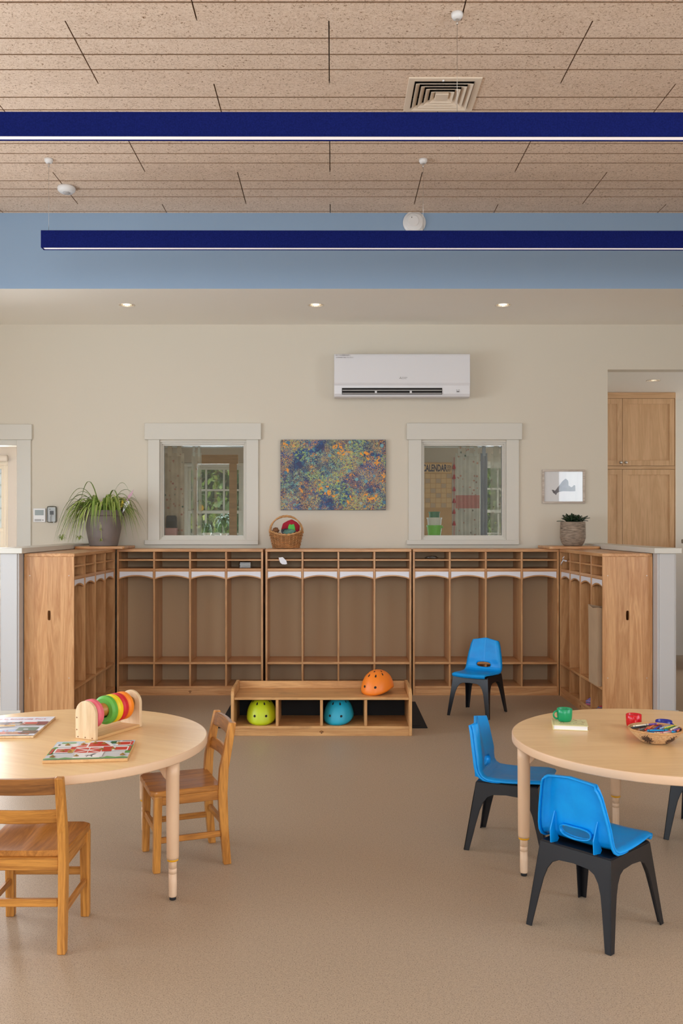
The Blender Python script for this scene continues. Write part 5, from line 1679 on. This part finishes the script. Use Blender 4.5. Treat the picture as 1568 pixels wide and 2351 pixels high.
# framed island map
fx0, fz1 = XZ(1245, 1078, YW - .02); fx1, fz0 = XZ(1343, 1156, YW - .02)
fm = thing('framed_map', 'small framed print of a grey island map by the hall opening', 'picture', ((fx0 + fx1) / 2, YW - .001, (fz0 + fz1) / 2))
w_, h_ = (fx1 - fx0) / 2, (fz1 - fz0) / 2; t_ = .018
for (a_, c_, e_, f_) in ((-w_, w_, h_ - t_, h_), (-w_, w_, -h_, -h_ + t_), (-w_, -w_ + t_, -h_ + t_, h_ - t_), (w_ - t_, w_, -h_ + t_, h_ - t_)):
    MB().box(a_, c_, -.022, 0, e_, f_).build('frame_rail', 'weathered_frame', fm, bevel=.002)
MB().box(-w_ + t_, w_ - t_, -.008, -.004, -h_ + t_, h_ - t_).build('print_paper', 'paper_white', fm)
plain('map_ink', (92, 92, 104), .6, var=.75, vscale=55)
isl = [(425, 765), (470, 760), (520, 790), (560, 750), (600, 690), (660, 620), (720, 530), (790, 470), (830, 440), (870, 470), (900, 490), (912, 560), (915, 640), (950, 650), (985, 690), (1030, 670), (1075, 620), (1105, 640), (1112, 800), (1000, 805), (880, 805), (760, 800), (640, 820), (590, 850), (550, 915), (520, 880), (470, 850), (450, 800)]
isl = [((x - 765) / 1110 * 2 * (w_ - t_), -(y - 668) / 860 * 2 * (h_ - t_)) for x, y in isl]
MB().prism(isl, -.0092, -.0081).build('island_print', 'map_ink', fm)
MB().box(-w_ + t_ * .6, w_ - t_ * .6, -.0135, -.0115, -h_ + t_ * .6, h_ - t_ * .6).build('picture_glass', 'picture_glass', fm)

# wall controls at left
x0, z1 = XZ(78, 1167, YW); x1, z0 = XZ(106, 1199, YW)
th_ = thing('thermostat', 'square white thermostat with a grey screen on the back wall', 'thermostat', ((x0 + x1) / 2, YW - .0005, (z0 + z1) / 2))
w_, h_ = (x1 - x0) / 2, (z1 - z0) / 2
MB().box(-w_, w_, -.022, 0, -h_, h_).build('body', 'white_plastic', th_, bevel=.004, seg=2)
MB().box(-w_ * .72, w_ * .72, -.0235, -.0222, 0, h_ * .75).build('screen', 'lcd', th_)
MB().box(-w_ * .75, w_ * .35, -.0245, -.0222, -h_ * .85, -h_ * .55).build('button_bar', 'ac_grey', th_, bevel=.001)
MB().lathe([(.006, -.002), (.006, .002)], 14, (w_ * .6, -.0225, -h_ * .7), axis='y').build('knob', 'ac_grey', th_)
x0, z1 = XZ(110, 1162, YW); x1, z0 = XZ(131, 1200, YW)
rc = thing('remote_holder', 'remote control in a clear wall holder beside the thermostat', 'remote', ((x0 + x1) / 2, YW - .0005, (z0 + z1) / 2))
w_, h_ = (x1 - x0) / 2, (z1 - z0) / 2
MB().prism(rounded(-w_ * .86, w_ * .86, -h_ * .9, h_ * .86, .012), -.024, -.006).build('remote_body', 'white_plastic', rc, bevel=.003)
MB().box(-w_ * .4, w_ * .45, -.0255, -.0242, -.003, h_ * .42).build('screen', 'black_plastic', rc)
MB().lathe([(.006, -.001), (.006, .001)], 14, (-w_ * .4, -.0245, h_ * .62), axis='y').build('button', 'ac_grey', rc)
MB().prism(rounded(-w_, w_, -h_, h_, .016), -.034, -.0005).build('clear_cover', 'clear_plastic', rc, bevel=.004)
MB().tube([(-.002, -.036, 0), (-.006, -.037, -h_ * .5), (-.003, -.036, -h_ * 1.0)], .002, 6).build('tether', 'print_grey', rc)

# ================================================================== TALL CABINET IN THE HALL
YC = 9.455
tc_ = thing('tall_cabinet', 'tall maple cabinet with panelled doors in the hall', 'cabinet', (0, YC, 0))
cx0, cx1 = 2.44, (1551 - 763) / FPX * YC
def cz(py): return CAM_H - (py - 1207) / FPX * YC
def cx_(px): return (px - 763) / FPX * YC
MB().box(cx0, cx1, .021, .6, .10, HALL_Z - .002).build('carcass', 'cabinet_maple', tc_)
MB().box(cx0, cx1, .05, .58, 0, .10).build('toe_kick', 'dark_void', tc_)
MB().box(cx0, cx_(1549.5), 0, .0205, cz(914.5), HALL_Z - .002).build('top_rail', 'cabinet_maple_x', tc_, bevel=.001)
MB().box(cx0, cx_(1549), 0, .0205, cz(1077), cz(1070)).build('mid_rail', 'cabinet_maple_x', tc_, bevel=.001)
MB().box(cx_(1549.7), cx1 + .0, -.0, .0205, .1, HALL_Z - .002).build('face_stile', 'cabinet_maple', tc_, bevel=.001)
def cab_door(a, c, z0, z1, knob, kz):
    d = MB(); st = .054; g = .0018
    a += g; c -= g; z0 += g; z1 -= g
    d.box(a, a + st, .0, .02, z0, z1).box(c - st, c, .0, .02, z0, z1).box(a + st, c - st, .0, .02, z1 - st, z1).box(a + st, c - st, .0, .02, z0, z0 + st)
    o = d.build('door', 'cabinet_maple', tc_, bevel=.001)
    MB().box(a + st - .003, c - st + .003, .009, .016, z0 + st - .003, z1 - st + .003).build('door_panel', 'cabinet_maple', o)
    if knob is not None:
        MB().lathe([(.0, -.027), (.012, -.025), (.0155, -.019), (.014, -.012), (.006, -.008), (.005, 0), (.0, 0)], 20, (knob, 0, kz), axis='y').build('knob', 'brushed_nickel', o)
xm = cx_(1429)
cab_door(cx0, xm, cz(1069.5), cz(915), cx_(1424), cz(1062)); cab_door(xm, cx_(1549), cz(1069.5), cz(915), cx_(1436), cz(1062))
cab_door(cx0, xm, .12, cz(1077.5), None, 0); cab_door(xm, cx_(1549), .12, cz(1077.5), None, 0)
# counter unit beside it
ct = thing('counter_unit', 'dark counter with a grey top at the right edge of the hall', 'counter', (4.05, 8.96, 0))
MB().box(-.42, .55, 0, .48, 0, 1.24).build('body', 'oak_dark', ct, bevel=.004)
MB().box(-.45, .58, -.03, .49, 1.24, 1.28).build('worktop', 'grey_stone', ct, bevel=.004)

# ================================================================== OFFICE BEHIND THE INTERIOR WINDOWS
def floral(name, c0, band=None):
    m, nt, b = base(name)
    tc = N(nt, 'ShaderNodeTexCoord')
    v = N(nt, 'ShaderNodeTexVoronoi', Scale=26.0); nt.links.new(tc.outputs['Object'], v.inputs['Vector'])
    n = N(nt, 'ShaderNodeTexNoise', Scale=9.0, Detail=4.0); nt.links.new(tc.outputs['Object'], n.inputs['Vector'])
    col = ramp(nt, n.outputs[0], [(.3, rgb(*[int(x * .88) for x in c0])), (.7, rgb(*c0))]).outputs[0]
    w = N(nt, 'ShaderNodeTexWhiteNoise'); nt.links.new(v.outputs['Position'], w.inputs[0])
    if band:
        sp = N(nt, 'ShaderNodeSeparateXYZ'); nt.links.new(tc.outputs['Object'], sp.inputs[0])
        g1 = N(nt, 'ShaderNodeMath', operation='GREATER_THAN'); g1.inputs[1].default_value = band[0]
        g2 = N(nt, 'ShaderNodeMath', operation='LESS_THAN'); g2.inputs[1].default_value = band[1]
        nt.links.new(sp.outputs[2], g1.inputs[0]); nt.links.new(sp.outputs[2], g2.inputs[0])
        mm = N(nt, 'ShaderNodeMath', operation='MULTIPLY'); nt.links.new(g1.outputs[0], mm.inputs[0]); nt.links.new(g2.outputs[0], mm.inputs[1])
        col = mixc(nt, mm.outputs[0], col, rgb(190, 118, 108))
    dot = ramp(nt, v.outputs['Distance'], [(.20, (1, 1, 1, 1)), (.30, (0, 0, 0, 1))]).outputs[0]
    dc = ramp(nt, w.outputs[0], [(.3, rgb(70, 84, 80)), (.5, rgb(90, 104, 92)), (.55, rgb(168, 112, 100)), (.8, rgb(184, 132, 112))]).outputs[0]
    gt = N(nt, 'ShaderNodeMath', operation='GREATER_THAN'); gt.inputs[1].default_value = .45; nt.links.new(w.outputs[0], gt.inputs[0])
    m3 = N(nt, 'ShaderNodeMath', operation='MULTIPLY'); nt.links.new(dot, m3.inputs[0]); nt.links.new(gt.outputs[0], m3.inputs[1])
    col = mixc(nt, m3.outputs[0], col, dc)
    nt.links.new(col, b.inputs['Base Color']); b.inputs['Roughness'].default_value = .9
    return m, nt, b
floral('curtain_floral', (206, 184, 160))
floral('curtain_band', (206, 196, 180), (1.58, 1.70))
plain('curtain_grey', (150, 152, 160), .9, var=.1)
m, nt, b_ = floral('curtain_sheer', (214, 204, 186))
tr = N(nt, 'ShaderNodeBsdfTransparent'); mxs = N(nt, 'ShaderNodeMixShader'); mxs.inputs[0].default_value = .5
nt.links.new(tr.outputs[0], mxs.inputs[1]); nt.links.new(b_.outputs[0], mxs.inputs[2]); nt.links.new(mxs.outputs[0], nt.nodes['Material Output'].inputs[0])
YCU = 8.375
def curtain(pxa, pxb, folds, mat, label, tabs, y=YCU, ztop=None, zb=1.05, amp=.022):
    xa, xb = (pxa - 763) / FPX * y, (pxb - 763) / FPX * y
    zt = CAM_H + (1207 - 1040) / FPX * y if ztop is None else ztop
    r = thing('curtain', label, 'curtain', (0, y, 0), 0, 'curtains inside the office windows')
    n = folds * 10; vs = []; fs = []
    for j in range(9):
        f = j / 8; z = zt + (zb - zt) * f
        for i in range(n + 1):
            u = i / n
            x = xa + (xb - xa) * u
            vs.append((x, amp * (.5 + .5 * f) * math.sin(2 * PI * folds * u) + .004 * math.sin(5 * u + 3 * f), z - (.012 * math.sin(PI * tabs * u) ** 2 if j == 0 and tabs else 0)))
    for j in range(8):
        for i in range(n): fs.append((j * (n + 1) + i, j * (n + 1) + i + 1, (j + 1) * (n + 1) + i + 1, (j + 1) * (n + 1) + i))
    o = MB().add(vs, fs, True).build('cloth', mat, r, fix=False)
    zr = CAM_H + (1207 - 1026) / FPX * y
    for k in range(tabs):
        xx = xa + (xb - xa) * (k + .5) / tabs
        w = (xb - xa) / tabs * .22
        MB().box(xx - w, xx + w, -.017, -.014, zt - .03, zr + .016).box(xx - w, xx + w, .014, .017, zt - .03, zr + .016).box(xx - w, xx + w, -.017, .017, zr + .016, zr + .018).build('tab', mat, r)
    return r
curtain(358, 423, 3, 'curtain_floral', 'floral tab curtain at the left inside the left interior window', 3)
curtain(440, 463, 1, 'curtain_sheer', 'narrow sheer floral curtain inside the left interior window', 2)
curtain(1046, 1101, 3, 'curtain_band', 'floral curtain with a red band inside the right interior window', 3)
curtain(1103, 1119, 2, 'curtain_grey', 'plain grey curtain in the middle of the right interior window', 1)
curtain(1126, 1152, 1, 'curtain_sheer', 'sheer floral curtain at the right inside the right interior window', 1)
for xa, xb, lab in ((-1.66, -.70, 'white curtain rod inside the left interior window'), (.72, 1.62, 'white curtain rod inside the right interior window')):
    rd = thing('curtain_rod', lab, 'curtain rod', ((xa + xb) / 2, YCU, CAM_H + 181 / FPX * YCU), 0, 'curtain rods')
    L_ = (xb - xa) / 2
    MB().lathe([(0, -L_), (.009, -L_), (.009, L_), (0, L_)], 12, axis='x').build('rod', 'white_plastic', rd)
    for s_ in (-1, 1):
        MB().box(s_ * (L_ - .03) - .008, s_ * (L_ - .03) + .008, -(YCU - YW - WT), .01, -.012, .012).build('bracket', 'white_plastic', rd)
# calendar board on the office end wall
Yb = YO - .0005
def ox(px): return (px - 763) / FPX * Yb
def oz(py): return CAM_H - (py - 1207) / FPX * Yb
cbd = thing('calendar_board', 'tan wall calendar board with cards behind the right interior window', 'calendar', (0, Yb, 0))
plain('cork_tan', (196, 150, 98), .85, var=.08); plain('header_tan', (222, 180, 128), .7); plain('ink_navy', (40, 38, 62), .6); plain('card_tan', (214, 172, 122), .7); plain('card_buff', (190, 160, 128), .7)
MB().box(ox(940), ox(1037), -.012, 0, oz(1236), oz(1062)).build('board', 'cork_tan', cbd)
hd_ = MB().box(ox(940), ox(1037), -.016, -.0122, oz(1085), oz(1065)).build('header_strip', 'header_tan', cbd)
text_mesh('CALENDAR', .112, 'ink_navy', hd_, (ox(997.5), -.0168, oz(1075.5)), sx=.5, bold=.004)
text_mesh('2026', .046, 'ink_navy', hd_, (ox(1030.5), -.0168, oz(1071.5)), sx=.55, bold=.0012)
text_mesh('2027', .046, 'ink_navy', hd_, (ox(1030.5), -.0168, oz(1079.5)), sx=.55, bold=.0012)
for rr in range(7):
    for cc in range(6):
        xa = ox(964 + cc * 12.2); za = oz(1088 + rr * 11.2)
        MB().box(xa, xa + .057, -.0145, -.0122, za - .052, za).build('card', 'card_buff' if (rr * 5 + cc * 3) % 7 < 2 else 'card_tan', cbd)
# garland of red tassels beside the board
gd = thing('tassel_garland', 'garland of small red tassels beside the calendar board', 'garland', (0, YO - .0168 - .003, 0))
def gx(px): return (px - 763) / FPX * (YO - .0168 - .003)
def gz(py): return CAM_H - (py - 1207) / FPX * (YO - .0168 - .003)
MB().tube([(gx(1042.5), 0, gz(py)) for py in range(1050, 1240, 10)], .003, 5).build('string', 'felt_red', gd)
for py in (1070, 1093, 1121, 1148, 1173, 1200):
    MB().lathe([(.003, .02), (.008, .016), (.012, 0), (.022, -.03), (.02, -.034)], 10, (gx(1042.5), 0, gz(py))).build('tassel', 'felt_red', gd)
# buckets stacked on a ledge just inside the right window
YK = 8.42
sh = thing('ledge_shelf', 'narrow white ledge inside under the right interior window', 'shelf', (.955, YK, 0))
MB().box(-.11, .11, -.2, .12, 1.255, 1.28).build('board', 'trim_paint', sh, bevel=.003)
MB().prism([(-.2, 1.255), (.08, 1.255), (-.2, 1.05)], -.01, .01, 'yz').build('bracket', 'trim_paint', sh)
plain('bucket_lime', (112, 200, 34), .4); plain('bucket_white', (226, 218, 200), .4); plain('bucket_green', (52, 126, 84), .5)
bxk = (997 - 763) / FPX * YK
def bucket(z, r0, r1, hgt, mat, label, handle):
    t = thing('bucket', label, 'bucket', (bxk, YK, z), 0, 'stacked buckets')
    MB().lathe([(0, 0), (r0, 0), (r1, hgt - .012), (r1 + .005, hgt - .012), (r1 + .005, hgt), (r1 - .003, hgt), (r0 - .003, .004), (0, .004)], 32).build('pail', mat, t, angle=.6)
    if handle: MB().lathe([(0, -.006), (.008, -.006), (.008, .006), (0, .006)], 12, (r1 + .006, -.0, hgt - .018), axis='x').build('handle_lug', mat, t)
    return t
bucket(1.2805, .052, .068, .145, 'bucket_lime', 'lime green bucket at the bottom of the stack in the right interior window', True)
bucket(1.348, .052, .066, .148, 'bucket_white', 'white bucket nested in the lime green one', False)
bucket(1.42, .046, .049, .13, 'bucket_green', 'dark green container at the top of the bucket stack', False)
# left window: ledge with a pink box, a black box and a turquoise toy car
sh = thing('ledge_shelf', 'narrow white ledge inside under the left interior window', 'shelf', (-1.14, 8.216, 0))
MB().box(-.42, .42, 0, .122, 1.255, 1.28).build('board', 'trim_paint', sh, bevel=.003)
for s_ in (-.35, .35): MB().prism([(0, 1.255), (.1, 1.255), (0, 1.1)], s_ - .01, s_ + .01, 'yz').build('bracket', 'trim_paint', sh)
plain('box_pink', (206, 148, 140), .6); plain('box_black', (40, 40, 44), .6); plain('toy_teal', (110, 190, 190), .4)
def lx_(px, y): return (px - 763) / FPX * y
yk = 8.30
t = thing('storage_box', 'pink box on the ledge inside the left interior window', 'box', (lx_(390, yk), yk, 1.2805))
MB().box(-.066, .066, -.03, .03, 0, .112).build('box_body', 'box_pink', t, bevel=.003); MB().box(-.068, .068, -.032, .032, .108, .12).build('lid', 'box_pink', t, bevel=.002)
t2 = thing('desk_speaker', 'small black box standing on the pink box', 'box', (lx_(394, yk), yk, 1.401))
MB().prism([(-.048, 0), (.048, 0), (.044, .105), (.036, .113), (-.036, .113), (-.044, .105)], -.025, .025).build('case', 'box_black', t2, bevel=.004)
MB().box(-.035, .035, -.0265, -.0252, .01, .06).build('grille', 'black_rubber', t2)
yk = 8.275
car = thing('toy_car', 'turquoise toy car on the ledge at the right of the left interior window', 'toy', (lx_(553, yk), yk, 1.2805))
MB().prism([(-.06, .012), (.06, .012), (.062, .035), (.035, .045), (.02, .056), (-.03, .056), (-.05, .045), (-.064, .034)], -.025, .025).build('car_body', 'toy_teal', car, bevel=.006, seg=2)
for (a_, c_) in ((-.035, -.026), (.035, -.026), (-.035, .026), (.035, .026)):
    MB().lathe([(0, -.005), (.017, -.005), (.017, .005), (0, .005)], 20, (a_, c_, .0175), axis='y').build('wheel', 'box_black', car)
# ornament hanging in the window
orn = thing('sun_catcher', 'round yellow sun catcher hanging in the left office window', 'ornament', (lx_(462, YO + .014), YO + .014, CAM_H - (1166 - 1207) / FPX * YO))
plain('amber', (226, 180, 40), .3)
MB().prism([(.03 * math.cos(2 * PI * k / 24), .036 * math.sin(2 * PI * k / 24)) for k in range(24)], -.003, .003).build('disc', 'amber', orn)
MB().tube([(.031 * math.cos(2 * PI * k / 24), 0, .037 * math.sin(2 * PI * k / 24)) for k in range(24)], .004, 6, closed=True).build('hoop', 'oak_dark', orn, fix=False)
MB().tube([(0, 0, .037), (0, 0, .51)], .0015, 5).build('thread', 'white_plastic', orn)
# plant stand in front of the office window with two potted plants
yk = 10.45
st = thing('plant_stand', 'white plant stand in the office before the window', 'stand', (lx_(497, yk), yk, 0))
MB().box(-.36, .36, -.16, .16, 1.235, 1.26).build('stand_top', 'trim_paint', st, bevel=.003)
for a_ in (-.33, .33):
    for c_ in (-.13, .13): MB().box(a_ - .018, a_ + .018, c_ - .018, c_ + .018, 0, 1.235).build('leg', 'trim_paint', st)
plain('leaf_bright', (72, 128, 44), .5, var=.25)
def pot_plant(px, s, n, reach, rise, label, seed, stem=.0):
    r2 = random.Random(seed)
    t = thing('potted_plant', label, 'plant', (lx_(px, yk), yk, 1.2605), 0, 'plants on the office stand')
    MB().lathe([(0, 0), (s * .72, 0), (s, s * 1.6), (s * 1.05, s * 1.6), (s * 1.05, s * 1.8), (s * .92, s * 1.8), (s * .9, s * 1.5), (0, s * 1.5)], 24).build('pot', 'bucket_white', t, angle=.5)
    if stem: MB().tube([(0, 0, s * 1.5), (0, 0, s * 1.5 + stem)], .006, 6).build('stem', 'leaf_bright', t)
    for k in range(n):
        a_ = r2.uniform(0, 2 * PI)
        blade((0, 0, s * 1.5 + stem * r2.uniform(.5, 1)), a_, reach * r2.uniform(.5, 1), rise * r2.uniform(.5, 1.2), reach * r2.uniform(0, .6), .026, 'leaf_bright', t, n=5)
pot_plant(476, .045, 26, .06, .10, 'small leafy plant in a white pot on the office stand', 31)
pot_plant(514, .04, 36, .13, .08, 'taller spreading plant on the office stand', 32, .16)
# solid frame built in place of door trim reflected in the glass
yk = 10.05
fr = thing('reflection_frame', 'tan reflection of door trim in the left window, built as post and beam', 'frame', (0, yk, 0))
def tz(py): return CAM_H - (py - 1207) / FPX * yk
MB().box(lx_(441, yk), lx_(546, yk), 0, .05, tz(1065), tz(1044)).build('beam', 'reflected_trim', fr, bevel=.003)
MB().box(lx_(526, yk), lx_(543, yk), .005, .045, 0, tz(1065)).build('post', 'reflected_trim', fr, bevel=.003)
MB().box(lx_(444, yk), lx_(452, yk), .005, .045, 0, tz(1065)).build('post', 'reflected_trim', fr, bevel=.003)
